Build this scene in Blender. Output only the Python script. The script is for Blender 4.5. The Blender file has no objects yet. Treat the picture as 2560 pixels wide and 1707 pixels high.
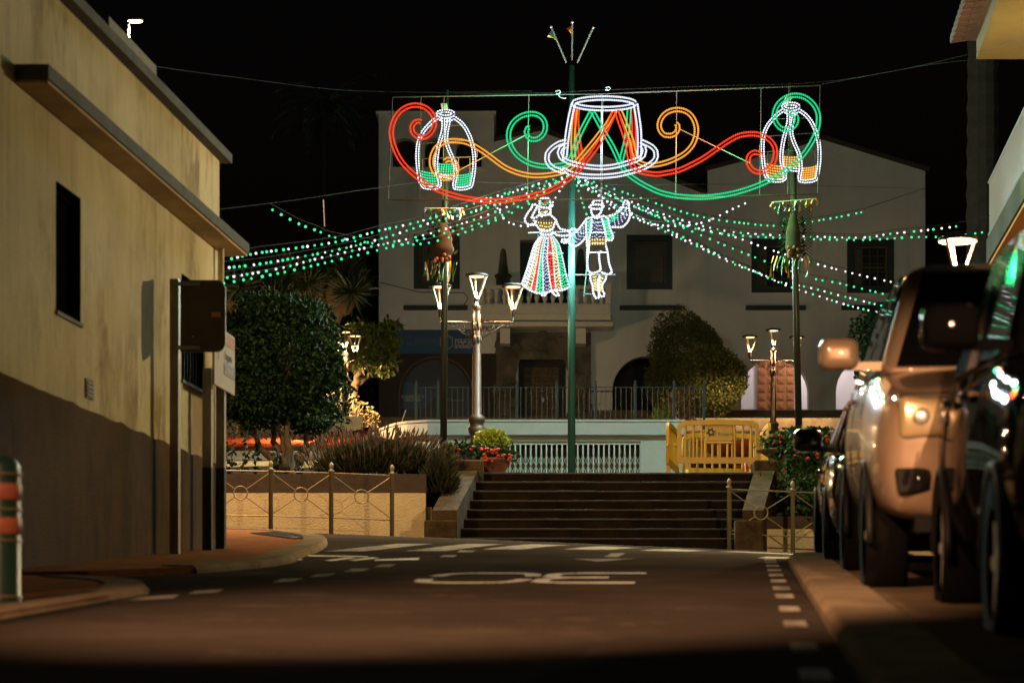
import bpy, bmesh, math, random
from mathutils import Vector, Matrix
random.seed(7)
SC = bpy.context.scene
COL = SC.collection
R = math.radians
# ---------------------------------------------------------------- camera, sky, exposure
F, HY = 2560 * 85 / 36, 1720.0            # focal length in photo pixels, row of the true horizon
cam_d = bpy.data.cameras.new('camera')
cam_d.lens, cam_d.sensor_width = 85, 36
cam_d.shift_y = (HY - 853.5) / 2560
cam_d.clip_start, cam_d.clip_end = 0.1, 2000
cam_d.dof.use_dof, cam_d.dof.focus_distance, cam_d.dof.aperture_fstop = True, 44, 2.8
cam = bpy.data.objects.new('camera', cam_d)
cam.rotation_euler = (R(90), 0, 0)
COL.objects.link(cam)
SC.camera = cam
w = bpy.data.worlds.new('World'); SC.world = w; w.use_nodes = True
wn = w.node_tree.nodes; bg = wn['Background']
sky = wn.new('ShaderNodeTexSky'); sky.sky_type = 'NISHITA'; sky.sun_disc = False
sky.sun_elevation, sky.sun_rotation = R(-3), R(200)
w.node_tree.links.new(sky.outputs[0], bg.inputs[0]); bg.inputs[1].default_value = 0.024
SC.view_settings.view_transform, SC.view_settings.look = 'Standard', 'None'
SC.view_settings.exposure, SC.view_settings.gamma = 0.0, 1.0
SC.view_settings.use_curve_mapping = False
SC.render.engine = 'CYCLES'
SC.cycles.use_denoising = True
SC.cycles.max_bounces, SC.cycles.diffuse_bounces, SC.cycles.glossy_bounces = 6, 3, 3
SC.cycles.sample_clamp_indirect = 2.0
SC.cycles.use_light_tree = True

# ---------------------------------------------------------------- geometry of the place
KX, SL, CH = 580 / F, 489 / F, 0.58       # road heading, road slope, camera height over the road
def P(x, y, Y): return ((x - 1280) / F * Y, Y, (HY - y) / F * Y)
def G(X, Y):                              # height of the carriageway: a climbing street meeting a cross street that falls to the right
    a = -CH + SL * Y
    b = 2.253 - .0407 * X + .0635 * (Y - 37)
    k = .06
    h = max(k - abs(a - b), 0) / k
    return min(a, b) - h * h * k * .25
def U(u, Y, dz=0):                        # a point given by its distance right of the camera's line along the street
    X = u + KX * Y
    return (X, Y, G(X, Y) + dz)
def on_ground(x, y, dz=0, lo=4, hi=37):
    best = None; Y = lo; prev = None
    while Y < hi:
        X, _, z = P(x, y, Y)
        d = z - G(X, Y)
        if prev is not None and prev < 0 <= d: break
        if prev is not None and prev >= 0 > d: break
        if best is None or abs(d) < best[0]: best = (abs(d), Y)
        prev = d; Y += .02
    else:
        Y = best[1]
    X = (x - 1280) / F * Y
    return (X, Y, G(X, Y) + dz)

# ---------------------------------------------------------------- mesh helpers
OFF = {}
class MB:
    def __init__(s): s.v, s.f = [], []
    def add(s, vs, fs):
        o = len(s.v); s.v += [tuple(p) for p in vs]; s.f += [tuple(i + o for i in q) for q in fs]; return s
    def box(s, a, b):
        (x0, y0, z0), (x1, y1, z1) = a, b
        return s.add([(x0,y0,z0),(x1,y0,z0),(x1,y1,z0),(x0,y1,z0),(x0,y0,z1),(x1,y0,z1),(x1,y1,z1),(x0,y1,z1)],
                     [(3,2,1,0),(4,5,6,7),(0,1,5,4),(1,2,6,5),(2,3,7,6),(3,0,4,7)])
    def bxc(s, c, d): return s.box([c[i]-d[i]/2 for i in range(3)], [c[i]+d[i]/2 for i in range(3)])
    def hexa(s, p):   # 8 points, bottom ring then top ring
        return s.add(p, [(3,2,1,0),(4,5,6,7),(0,1,5,4),(1,2,6,5),(2,3,7,6),(3,0,4,7)])
    def quad(s, *p): return s.add(p, [tuple(range(len(p)))])
    def tube(s, pts, r, n=6, closed=False, cap=True):
        pts = [Vector(p) for p in pts]; m = len(pts)
        if m < 2: return s
        rr = r if isinstance(r, (list, tuple)) else [r] * m
        vs, fs = [], []
        t0 = (pts[1] - pts[0]).normalized()
        up = Vector((0, 1, 0)) if abs(t0.y) < .9 else Vector((1, 0, 0))
        nrm = (up - up.dot(t0) * t0).normalized()
        for i, p in enumerate(pts):
            if closed: t = pts[(i+1) % m] - pts[i-1]
            else: t = pts[min(i+1, m-1)] - pts[max(i-1, 0)]
            t = t.normalized() if t.length > 1e-9 else t0
            nrm = nrm - nrm.dot(t) * t
            nrm = nrm.normalized() if nrm.length > 1e-6 else t.orthogonal().normalized()
            bi = t.cross(nrm)
            for k in range(n):
                a = 2 * math.pi * k / n
                vs.append(p + (nrm * math.cos(a) + bi * math.sin(a)) * rr[i])
        for i in range(m if closed else m - 1):
            j = (i + 1) % m
            for k in range(n): fs.append((i*n+k, i*n+(k+1) % n, j*n+(k+1) % n, j*n+k))
        if cap and not closed: fs += [tuple(range(n-1, -1, -1)), tuple((m-1)*n + k for k in range(n))]
        return s.add(vs, fs)
    def lathe(s, prof, c=(0,0,0), n=16):
        vs, fs = [], []; m = len(prof)
        for r, z in prof:
            for k in range(n):
                a = 2 * math.pi * k / n; vs.append((c[0] + r*math.cos(a), c[1] + r*math.sin(a), c[2] + z))
        for i in range(m-1):
            for k in range(n): fs.append((i*n+k, i*n+(k+1) % n, (i+1)*n+(k+1) % n, (i+1)*n+k))
        fs += [tuple(range(n-1, -1, -1)), tuple((m-1)*n+k for k in range(n))]
        return s.add(vs, fs)
    def slab(s, poly, z0, z1, zf=None):   # vertical prism over a plan polygon; zf gives a height per corner
        n = len(poly)
        b = [(x, y, (zf(x, y) if zf else 0) + z0) for x, y in poly]; t = [(x, y, (zf(x, y) if zf else 0) + z1) for x, y in poly]
        return s.add(b + t, [tuple(range(n-1, -1, -1)), tuple(range(n, 2*n))] + [(i, (i+1) % n, n+(i+1) % n, n+i) for i in range(n)])
    def ico(s, c, r, sub=1, sc=(1,1,1)):
        bm = bmesh.new(); bmesh.ops.create_icosphere(bm, subdivisions=sub, radius=r)
        s.add([(c[0]+v.co.x*sc[0], c[1]+v.co.y*sc[1], c[2]+v.co.z*sc[2]) for v in bm.verts], [tuple(v.index for v in f.verts) for f in bm.faces]); bm.free(); return s
    def mesh(s, name, off=(0,0,0)):
        me = bpy.data.meshes.new(name)
        me.from_pydata([(x-off[0], y-off[1], z-off[2]) for x, y, z in s.v], [], s.f); me.validate(); me.update()
        return me
    def build(s, name, mat, parent=None, smooth=False, local=False):
        off = (0,0,0) if (parent is None or local) else OFF.get(parent.name, (0,0,0))
        o = bpy.data.objects.new(name, s.mesh(name, off))
        if mat: o.data.materials.append(mat)
        if smooth:
            o.data.polygons.foreach_set('use_smooth', [True] * len(o.data.polygons))
        COL.objects.link(o); o.parent = parent; OFF[o.name] = off
        return o
def tag(o, label=None, cat=None, group=None, kind=None):
    for k, v in (('label', label), ('category', cat), ('group', group), ('kind', kind)):
        if v: o[k] = v
    return o
def thing(name, label, cat, loc=(0,0,0), group=None, rot=None):
    o = bpy.data.objects.new(name, None); COL.objects.link(o); o.location = loc; o.empty_display_size = .2
    if rot: o.rotation_euler = rot
    OFF[o.name] = tuple(loc)
    return tag(o, label, cat, group)
def inst(src_mesh, name, parent, loc, rot=None, scale=None):
    o = bpy.data.objects.new(name, src_mesh); COL.objects.link(o); o.parent = parent
    off = OFF.get(parent.name, (0,0,0)) if parent else (0,0,0)
    o.location = [loc[i]-off[i] for i in range(3)]
    if rot: o.rotation_euler = rot
    if scale: o.scale = scale
    return o
def copy_tree(o, parent=None):
    c = o.copy(); COL.objects.link(c); c.parent = parent
    for ch in list(o.children): copy_tree(ch, c)
    return c
def bevel(o, wdt=.01, seg=2):
    m = o.modifiers.new('bevel', 'BEVEL'); m.width = wdt; m.segments = seg; m.limit_method = 'ANGLE'; return o
def holed(name, outer, holes, depth, mat, parent, Y, local_plane=None):
    """wall standing in the plane y=Y (front face at Y, thickness depth behind it), outline and openings in (X, Z)"""
    cu = bpy.data.curves.new(name, 'CURVE'); cu.dimensions = '2D'; cu.fill_mode = 'BOTH'; cu.extrude = depth / 2
    for lp in [outer] + holes:
        sp = cu.splines.new('POLY'); sp.points.add(len(lp) - 1); sp.use_cyclic_u = True
        for q, (a, b) in zip(sp.points, lp): q.co = (a, b, 0, 1)
    t = bpy.data.objects.new(name + '_tmp', cu); COL.objects.link(t)
    dg = bpy.context.evaluated_depsgraph_get()
    me = bpy.data.meshes.new_from_object(t.evaluated_get(dg)); bpy.data.objects.remove(t)
    off = OFF.get(parent.name, (0,0,0)) if parent else (0,0,0)
    for v in me.vertices:
        x, z, d = v.co; v.co = (x - off[0], Y + depth/2 - d - off[1], z - off[2])
    me.materials.clear(); me.materials.append(mat); me.update()
    o = bpy.data.objects.new(name, me); COL.objects.link(o); o.parent = parent; OFF[o.name] = off
    return o
def lettering(txt, size, loc, mat, parent, name='lettering', rot=(R(90), 0, 0), align='CENTER', sx=1.0, thick=.002, bold=0):
    cu = bpy.data.curves.new(name, 'FONT'); cu.body = txt; cu.size = size; cu.align_x = align; cu.align_y = 'CENTER'; cu.extrude = thick; cu.space_line = .9; cu.offset = bold
    t = bpy.data.objects.new(name + '_tmp', cu); COL.objects.link(t)
    dg = bpy.context.evaluated_depsgraph_get()
    me = bpy.data.meshes.new_from_object(t.evaluated_get(dg)); bpy.data.objects.remove(t)
    me.materials.clear(); me.materials.append(mat)
    off = OFF.get(parent.name, (0,0,0)) if parent else (0,0,0)
    o = bpy.data.objects.new(name, me); COL.objects.link(o); o.parent = parent; OFF[o.name] = off
    o.location = [loc[i]-off[i] for i in range(3)]; o.rotation_euler = rot; o.scale = (sx, 1, 1)
    return o
def spline(pts, step):
    """Catmull-Rom through pts, resampled about every step"""
    pts = [Vector(p) for p in pts]; out = []
    for i in range(len(pts)-1):
        p0, p1, p2, p3 = pts[max(i-1,0)], pts[i], pts[i+1], pts[min(i+2,len(pts)-1)]
        n = max(1, int((p2-p1).length / step + .5))
        for k in range(n):
            t = k / n
            out.append(.5*((2*p1)+(-p0+p2)*t+(2*p0-5*p1+4*p2-p3)*t*t+(-p0+3*p1-3*p2+p3)*t**3))
    out.append(pts[-1]); return out

# ---------------------------------------------------------------- materials
def mat(name, col, rough=.8, metal=0, var=0.0, scale=4.0, bump=0.0, bscale=None, col2=None, streak=False, spec=.5, coat=0, lo=.35, hi=.65):
    m = bpy.data.materials.new(name); m.use_nodes = True
    nt = m.node_tree; b = nt.nodes['Principled BSDF']; L = nt.links.new
    b.inputs['Base Color'].default_value = (*col, 1); b.inputs['Roughness'].default_value = rough; b.inputs['Metallic'].default_value = metal
    b.inputs['Specular IOR Level'].default_value = spec; b.inputs['Coat Weight'].default_value = coat
    if var or bump or col2:
        tc = nt.nodes.new('ShaderNodeTexCoord'); mp = nt.nodes.new('ShaderNodeMapping'); L(tc.outputs['Object'], mp.inputs[0])
        if streak: mp.inputs['Scale'].default_value = (3, 3, .25)
        n1 = nt.nodes.new('ShaderNodeTexNoise'); n1.inputs['Scale'].default_value = scale; n1.inputs['Detail'].default_value = 6; n1.inputs['Roughness'].default_value = .65
        L(mp.outputs[0], n1.inputs['Vector'])
        if var or col2:
            c2 = col2 if col2 else tuple(max(0, c * (1 - var)) for c in col)
            rp = nt.nodes.new('ShaderNodeValToRGB'); rp.color_ramp.elements[0].position = lo; rp.color_ramp.elements[1].position = hi
            rp.color_ramp.elements[0].color = (*c2, 1); rp.color_ramp.elements[1].color = (*col, 1)
            L(n1.outputs['Fac'], rp.inputs[0]); L(rp.outputs[0], b.inputs['Base Color'])
        if bump:
            n2 = nt.nodes.new('ShaderNodeTexNoise'); n2.inputs['Scale'].default_value = bscale or scale * 8; n2.inputs['Detail'].default_value = 4
            L(tc.outputs['Object'], n2.inputs['Vector'])
            bp = nt.nodes.new('ShaderNodeBump'); bp.inputs['Strength'].default_value = bump; bp.inputs['Distance'].default_value = .02
            L(n2.outputs['Fac'], bp.inputs['Height']); L(bp.outputs[0], b.inputs['Normal'])
    return m
def emit(name, col, s, light=True):
    m = bpy.data.materials.new(name); m.use_nodes = True; nt = m.node_tree
    b = nt.nodes['Principled BSDF']; b.inputs['Base Color'].default_value = (0, 0, 0, 1); b.inputs['Specular IOR Level'].default_value = 0
    b.inputs['Emission Color'].default_value = (*col, 1); b.inputs['Emission Strength'].default_value = s
    if not light: m.cycles.emission_sampling = 'NONE'
    return m
def leafmat(name, a, b_, rough=.5, spec=.4):
    m = mat(name, a, rough, spec=spec); nt = m.node_tree
    g = nt.nodes.new('ShaderNodeNewGeometry'); rp = nt.nodes.new('ShaderNodeValToRGB')
    rp.color_ramp.elements[0].color = (*b_, 1); rp.color_ramp.elements[1].color = (*a, 1)
    nt.links.new(g.outputs['Random Per Island'], rp.inputs[0]); nt.links.new(rp.outputs[0], nt.nodes['Principled BSDF'].inputs['Base Color'])
    return m
def wallmat(name, base, stain, patch, sc=1.0, bump=.4, p_lo=.60, p_hi=.66, streak=.5):
    """old render: soft blotches, faint run-down streaks, flaked patches"""
    m = bpy.data.materials.new(name); m.use_nodes = True; nt = m.node_tree; b = nt.nodes['Principled BSDF']; L = nt.links.new; N = nt.nodes.new
    b.inputs['Roughness'].default_value = .92; b.inputs['Specular IOR Level'].default_value = .1
    tc = N('ShaderNodeTexCoord')
    def noise(scale, vec=(1,1,1), det=6, rough=.6):
        mp = N('ShaderNodeMapping'); mp.inputs['Scale'].default_value = vec; L(tc.outputs['Object'], mp.inputs[0])
        n = N('ShaderNodeTexNoise'); n.inputs['Scale'].default_value = scale; n.inputs['Detail'].default_value = det; n.inputs['Roughness'].default_value = rough
        L(mp.outputs[0], n.inputs['Vector']); return n.outputs['Fac']
    def ramp(f, lo, hi):
        r = N('ShaderNodeMapRange'); r.inputs['From Min'].default_value = lo; r.inputs['From Max'].default_value = hi; L(f, r.inputs['Value']); return r.outputs[0]
    def mix(f, a, c):
        x = N('ShaderNodeMix'); x.data_type = 'RGBA'
        L(f, x.inputs['Factor'])
        for s, v in ((6, a), (7, c)):
            if isinstance(v, tuple): x.inputs[s].default_value = (*v, 1)
            else: L(v, x.inputs[s])
        return x.outputs[2]
    def mul(a, c):
        x = N('ShaderNodeMath'); x.operation = 'MULTIPLY'; L(a, x.inputs[0])
        if isinstance(c, float): x.inputs[1].default_value = c
        else: L(c, x.inputs[1])
        return x.outputs[0]
    blot = ramp(noise(.55*sc), .38, .66); fine = ramp(noise(7*sc), .3, .7)
    col = mix(mul(blot, .95), base, stain)
    st = mul(mul(ramp(noise(2.2*sc, (1.6,1.6,.10)), .48, .68), ramp(noise(.5*sc), .35, .6)), streak)
    col = mix(st, col, tuple(c*.62 for c in stain))
    pt = mul(ramp(noise(1.5*sc, (1.3,1.3,.42), 9, .72), p_lo, p_hi), ramp(noise(.35*sc), .42, .55))
    col = mix(mul(pt, .8), col, patch)
    col = mix(mul(fine, .18), col, tuple(c*.6 for c in base))
    L(col, b.inputs['Base Color'])
    bp = N('ShaderNodeBump'); bp.inputs['Strength'].default_value = bump; bp.inputs['Distance'].default_value = .02
    L(noise(38*sc, det=5), bp.inputs['Height']); L(bp.outputs[0], b.inputs['Normal'])
    return m
M = {}
M['asphalt'] = wallmat('asphalt', (.066,.056,.047), (.040,.034,.029), (.095,.080,.066), .8, .7, .56, .60, .3); M['asphalt'].node_tree.nodes['Principled BSDF'].inputs['Specular IOR Level'].default_value = 0
M['paint'] = mat('road_paint', (.40,.39,.35), .9, spec=0, var=.8, scale=7, lo=.34, hi=.58)
M['paint_y'] = mat('road_paint_yellow', (.6,.42,.08), .7, var=.4, scale=9)
M['kerb'] = mat('kerb_concrete', (.26,.21,.145), .9, spec=0, var=.4, scale=3, bump=.4)
M['pave'] = mat('pavement_concrete', (.15,.115,.075), .9, spec=0, var=.45, scale=2.2, bump=.4, bscale=40)
M['pave_red'] = mat('pavement_red_tiles', (.33,.15,.075), .9, spec=0, var=.4, scale=4, bump=.4, bscale=50)
M['wall_cream'] = wallmat('cream_render', (.67,.62,.39), (.42,.36,.17), (.22,.14,.06), 1.0, .45, .48, .56, 1.0)
M['dado'] = wallmat('brown_dado_render', (.115,.066,.024), (.066,.040,.017), (.030,.020,.010), 1.6, .9, .48, .60, .8)
M['concrete'] = mat('grey_concrete', (.22,.21,.18), .85, var=.4, scale=3, bump=.4)
M['soffit'] = mat('bounce_lit_soffit', (.50,.36,.20), .9, var=.3, scale=2)  # orange bounce light under the eave is put into this colour
M['dark'] = mat('dark_void', (.006,.006,.007), .9, spec=0)
M['glass_dark'] = mat('dark_window_glass', (.012,.013,.015), .08, spec=.6)
M['post'] = mat('galvanised_steel', (.32,.29,.24), .5, .6, var=.3, scale=5)
M['post_dark'] = mat('black_painted_steel', (.012,.012,.012), .5)
M['sign_back'] = mat('grey_sign_back', (.11,.10,.085), .6, .3, var=.25, scale=6)
M['white'] = mat('white_paint', (.75,.74,.71), .6)
M['facade'] = wallmat('white_facade_render', (.70,.71,.70), (.60,.60,.58), (.46,.45,.43), .35, .3, .56, .68, .5)
M['facade_trim'] = mat('off_white_plaster_trim', (.74,.72,.66), .85, var=.1, scale=2)
M['darkframe'] = mat('dark_green_timber', (.012,.02,.018), .55)
M['wood'] = mat('varnished_timber', (.36,.135,.03), .5, var=.35, scale=5)
M['wood_dark'] = mat('dark_timber', (.11,.065,.032), .6, var=.4, scale=5)
M['stone'] = mat('dark_portal_stone', (.16,.145,.11), .9, scale=1.5, col2=(.05,.045,.035), bump=.6, bscale=12)
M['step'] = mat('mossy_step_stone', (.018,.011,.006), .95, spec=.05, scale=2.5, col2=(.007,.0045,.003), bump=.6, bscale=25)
M['step_edge'] = mat('worn_lit_step_nosing', (.024,.015,.008), .9, var=.4, scale=6)  # worn stone, also lightened for the light its edges catch
M['stringer'] = mat('stringer_render', (.20,.14,.075), .9, scale=3, col2=(.09,.065,.035), bump=.5, bscale=30)
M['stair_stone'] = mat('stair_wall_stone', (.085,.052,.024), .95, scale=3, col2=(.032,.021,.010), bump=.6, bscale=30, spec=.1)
M['brownband'] = mat('brown_painted_render', (.055,.036,.022), .9, var=.3, scale=4, bump=.4, bscale=40)
M['cream2'] = mat('cream_rough_render', (.60,.47,.27), .9, var=.15, scale=5, bump=.7, bscale=35)
M['strut'] = mat('lantern_strut_metal', (.50,.36,.22), .6)
M['iron'] = mat('cast_iron_bronze', (.060,.032,.015), .5, .25, var=.3, scale=8)
M['lantern'] = mat('lantern_dark_metal', (.012,.009,.006), .6, .2)
M['fence'] = mat('tan_painted_steel', (.27,.20,.11), .5, .3, var=.2, scale=6)
M['pole_green'] = mat('green_painted_pole', (.010,.050,.038), .5, .1, spec=.3)
M['pole_dark'] = mat('dark_painted_pole', (.020,.024,.018), .35, .3)
M['rail'] = mat('dark_green_railing', (.018,.035,.030), .6, .1)
M['mint'] = mat('white_terrace_render', (.66,.70,.66), .85, var=.1, scale=2, bump=.2)
M['gate'] = mat('pale_green_gate', (.58,.68,.62), .5, .1)
M['yellow'] = mat('yellow_plastic', (.42,.20,.009), .5, var=.15, scale=6)
M['paint_fig'] = mat('worn_lit_figure_paint', (.70,.74,.70), .9, spec=0, var=.5, scale=6, lo=.30, hi=.5)  # brighter and greener than other markings, for the light falling on it
M['gravel'] = mat('red_volcanic_gravel', (.27,.065,.030), .95, spec=0, scale=14, col2=(.10,.025,.013), bump=1.0, bscale=20)
M['soil'] = mat('dark_soil', (.03,.022,.015), .95, var=.4, scale=6, bump=.6)
M['terracotta'] = mat('terracotta', (.22,.075,.035), .8, var=.3, scale=8)
M['bark_palm'] = mat('palm_bark', (.035,.027,.018), .95, var=.4, scale=7, bump=.8, bscale=16)
M['bark'] = mat('bark', (.13,.085,.05), .9, var=.5, scale=9, bump=.8, bscale=22)
M['bark_pale'] = mat('pale_bark', (.27,.18,.10), .9, var=.4, scale=7, bump=.8, bscale=16)
M['leaf_dark'] = leafmat('glossy_dark_leaf', (.016,.036,.008), (.005,.016,.004), .6, .12)
M['leaf_olive'] = leafmat('olive_leaf', (.16,.15,.03), (.06,.075,.016), .5)
M['leaf_lav'] = leafmat('lavender_leaf', (.040,.038,.012), (.018,.020,.007), .7)
M['leaf_big'] = leafmat('broad_leaf', (.15,.17,.03), (.07,.10,.02), .4)
M['leaf_yellow'] = leafmat('yellow_green_leaf', (.36,.34,.03), (.15,.20,.02), .5)
M['leaf_geranium'] = leafmat('geranium_leaf', (.035,.075,.014), (.012,.03,.007), .7, .1)
M['leaf_succ'] = leafmat('succulent_leaf', (.33,.27,.09), (.20,.15,.05), .5)
M['leaf_drago'] = leafmat('sword_leaf', (.06,.085,.03), (.03,.05,.02), .5)
M['lavflower'] = mat('dry_flower_spike', (.075,.045,.022), .9)
M['petal'] = leafmat('red_petal', (.45,.035,.018), (.28,.015,.010), .7)
M['blue'] = mat('blue_vinyl', (.012,.065,.19), .6)
M['navy'] = mat('navy_vinyl', (.008,.010,.030), .5)
M['blue2'] = mat('mid_blue_vinyl', (.015,.045,.13), .5)
M['maroon'] = mat('dark_plaster', (.028,.022,.018), .8)
M['text'] = mat('pale_lettering', (.42,.43,.42), .7)
M['text_dim'] = mat('grey_lettering', (.13,.15,.18), .7)
M['black'] = mat('black_print', (.012,.012,.012), .7)
M['tile'] = mat('roof_tile_clay', (.07,.036,.022), .85, var=.4, scale=6)
M['tile_dark'] = mat('weathered_roof_tile', (.07,.045,.032), .9, var=.4, scale=3)
M['pink'] = mat('pink_house_render', (.42,.23,.18), .9, var=.2, scale=1.5)
M['orange_paint'] = mat('orange_render', (.55,.24,.07), .9, var=.2, scale=2)
M['ochre'] = mat('ochre_render', (.20,.155,.045), .9, var=.2, scale=2)
M['goat'] = mat('goatskin', (.034,.022,.009), .95, var=.5, scale=9, bump=.6)
M['ribbon_y'] = mat('yellow_ribbon', (.62,.36,.03), .6)
M['ribbon_w'] = mat('white_ribbon', (.6,.6,.55), .6)
M['ribbon_b'] = mat('blue_ribbon', (.10,.12,.55), .6)
M['ribbon_g'] = mat('green_ribbon', (.03,.22,.08), .6)
M['wire'] = mat('dark_wire', (.010,.011,.010), .9, spec=.1)
M['wire_pale'] = mat('galvanised_wire', (.35,.35,.33), .5, .5)
M['alu'] = mat('aluminium_tube', (.62,.63,.62), .35, .7)
M['frame_rust'] = mat('rust_brown_frame_steel', (.05,.025,.018), .7, spec=.2)
M['frame_steel'] = mat('dull_frame_steel', (.05,.05,.048), .7, spec=.2)
M['em_lamp'] = emit('lit_lamp_panel', (1.0,.62,.28), 2.6)
M['em_sodium'] = emit('lit_sodium_lamp', (1.0,.55,.20), 14.0)
M['led_g'] = emit('green_bulb', (.04,1.0,.36), 1.6, light=False)
M['led_w'] = emit('white_bulb', (.92,.94,1.0), 2.0, light=False)
for k, c, s, hc, hs in (('red', (1.0,.035,.006), 1.1, (1.0,.12,.05), 2.6), ('orange', (1.0,.34,.02), 1.0, (1.0,.62,.16), 2.2),
                        ('green', (.0,.62,.22), 1.0, (.10,1.0,.42), 2.2), ('white', (.70,.78,1.0), 1.0, (.95,.98,1.0), 4),
                        ('gold', (.80,.45,.08), .6, (1.0,.80,.38), 2.4), ('blue', (.10,.14,.45), .4, (.75,.82,1.0), 1.5)):
    M['rope_'+k] = emit(k+'_rope_light', c, s, light=False); M['bead_'+k] = emit(k+'_rope_light_leds', hc, hs, light=False)
# ================================================================ ground, road, pavements
def sheet(name, xs, ys, zf, m, dz=0):
    b = MB(); n = len(xs)
    b.add([(x, y, zf(x, y) + dz) for y in ys for x in xs],
          [(j*n+i, j*n+i+1, (j+1)*n+i+1, (j+1)*n+i) for j in range(len(ys)-1) for i in range(n-1)])
    return b.build(name, m, smooth=True)
def lin(a, b, n): return [a + (b-a)*i/n for i in range(n+1)]
HILL = [(-400,-33),(37,1.7),(53,2.9),(60,4.6),(74,6.2),(84,8.6),(400,40)]
def hill(x, y):
    if y <= 37: return min(G(x, y), G(x, 37)) - .5 if y > -60 else -6 + (y+60)*.05
    for (a, za), (b, zb) in zip(HILL[1:], HILL[2:]):
        if y <= b: return za + (zb-za)*(y-a)/(b-a)
    return HILL[-1][1]
tag(sheet('ground', [-400,-120,-60,-30,-15,0,15,30,60,120,400], [-400,-120,-60]+lin(-55,37,23)[0:]+[45,53,60,74,84,120,250,400], hill, M['soil']), kind='structure')
tag(sheet('road', lin(-60,-12,12)+lin(-11,11,44)+lin(12,60,12), lin(-58,4,20)+lin(4.5,37.2,70), G, M['asphalt']), kind='structure')

def paving(name, pts, h, m):
    b = MB(); b.slab(pts, -.3, h, G); o = b.build(name, m); tag(o, kind='structure'); return o
def uy(l): return [(u + KX*Y, Y) for u, Y in l]
edgeL = [(-4.45,16.4),(-3.95,17.4),(-3.74,18.6),(-3.75,20),(-3.96,21.6),(-4.15,23.4),(-4.4,25.3),(-4.77,27.6),(-5.4,30.7),(-6.65,34.6),(-8,36.2)]
pavL = paving('pavement_left', uy([(-5.6,16.0)] + edgeL + [(-22,36.2),(-22,23.9),(-5.6,23.9)]), .05, M['pave_red'])
edgeN = [(-3.3,-20),(-3.3,12.4),(-3.36,13.5),(-3.6,14.5),(-3.95,15.2),(-4.33,15.6),(-5.0,15.8)]
pavN = paving('pavement_near', uy(edgeN + [(-6.5,15.8),(-6.5,-20)]), .045, M['pave_red'])
edgeR = [(.37,-20)] + [(.37,Y) for Y in range(5,20,1)] + [(.375,19.7),(.42,20.6),(.58,21.4),(.9,22.0),(1.4,22.3)]
b = MB(); rows = [(.38,-20),(.38,-8),(.38,0)] + [(.38,Y) for Y in lin(1,19.6,38)] + [(.42,20.4),(.52,21.1),(.70,21.7),(.95,22.0),(1.4,22.28)]
us = [0,.04,.1,.2,.3,.45,.65,1]; nu = len(us)
b.add([U(u+(16-u)*f, Y, .06) for u, Y in rows for f in us], [(j*nu+i, j*nu+i+1, (j+1)*nu+i+1, (j+1)*nu+i) for j in range(len(rows)-1) for i in range(nu-1)])
b.add([U(u, 22.28, z) for u in lin(1.4,16,14) for z in (-.2,.06)], [(2*i,2*i+2,2*i+3,2*i+1) for i in range(14)])
pavR = tag(b.build('pavement_right', M['pave']), kind='structure')
pavF = paving('pavement_far', [(-30,36.55),(30,36.55),(30,38),(-30,38)], .05, M['pave'])
def kerb_run(par, edge, wd, h, side, mm):
    pts = spline([(u, Y, 0) for u, Y in edge if Y > 3] if edge[0][1] > 3 else [(edge[0][0], 4, 0)] + [(u, Y, 0) for u, Y in edge[1:]], .5)
    ln = 0; seg = [pts[0]]; runs = []
    for a, b in zip(pts, pts[1:]):
        ln += (b-a).length; seg.append(b)
        if ln >= 1.0: runs.append(seg); seg = [b]; ln = 0
    if len(seg) > 1: runs.append(seg)
    for sg in runs:
        b = MB(); vs, fs = [], []
        q = [s.copy() for s in sg]; d = (q[-1]-q[-2]).normalized(); q[-1] -= d*.012
        for i, p in enumerate(q):
            t = (q[min(i+1, len(q)-1)] - q[max(i-1, 0)]).normalized(); nx, ny = -t.y*side, t.x*side
            for off, z in ((-.012, -.2), (-.012, h-.03), (.02, h), (wd, h), (wd, -.2)):
                X, Y, Z = U(p.x + nx*off, p.y + ny*off); vs.append((X, Y, Z + z))
        m = len(q)
        for i in range(m-1):
            for k in range(4): fs.append((i*5+k, i*5+k+1, (i+1)*5+k+1, (i+1)*5+k))
        fs += [(0,1,2,3,4), tuple((m-1)*5+k for k in (4,3,2,1,0))]
        b.add(vs, fs).build('kerb_stone', mm, par)
kerb_run(pavL, edgeL[1:], .26, .06, 1, M['kerb'])
kerb_run(pavN, edgeN[:-1], .24, .053, 1, M['kerb'])
kerb_run(pavR, edgeR, .30, .073, -1, M['kerb'])
# paving slabs beside the right kerb, with joints
for i in range(14):
    Y0 = 7 + i*1.05
    b = MB()
    for (ua, ub) in ((.69, 1.68),):
        q = [U(ua, Y0), U(ub, Y0), U(ub, Y0+1.035), U(ua, Y0+1.035)]
        b.hexa([(x, y, z+.01) for x, y, z in q] + [(x, y, z+.066 + random.uniform(-.002,.002)) for x, y, z in q])
    b.build('paving_slab', M['pave'], pavR)
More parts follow.
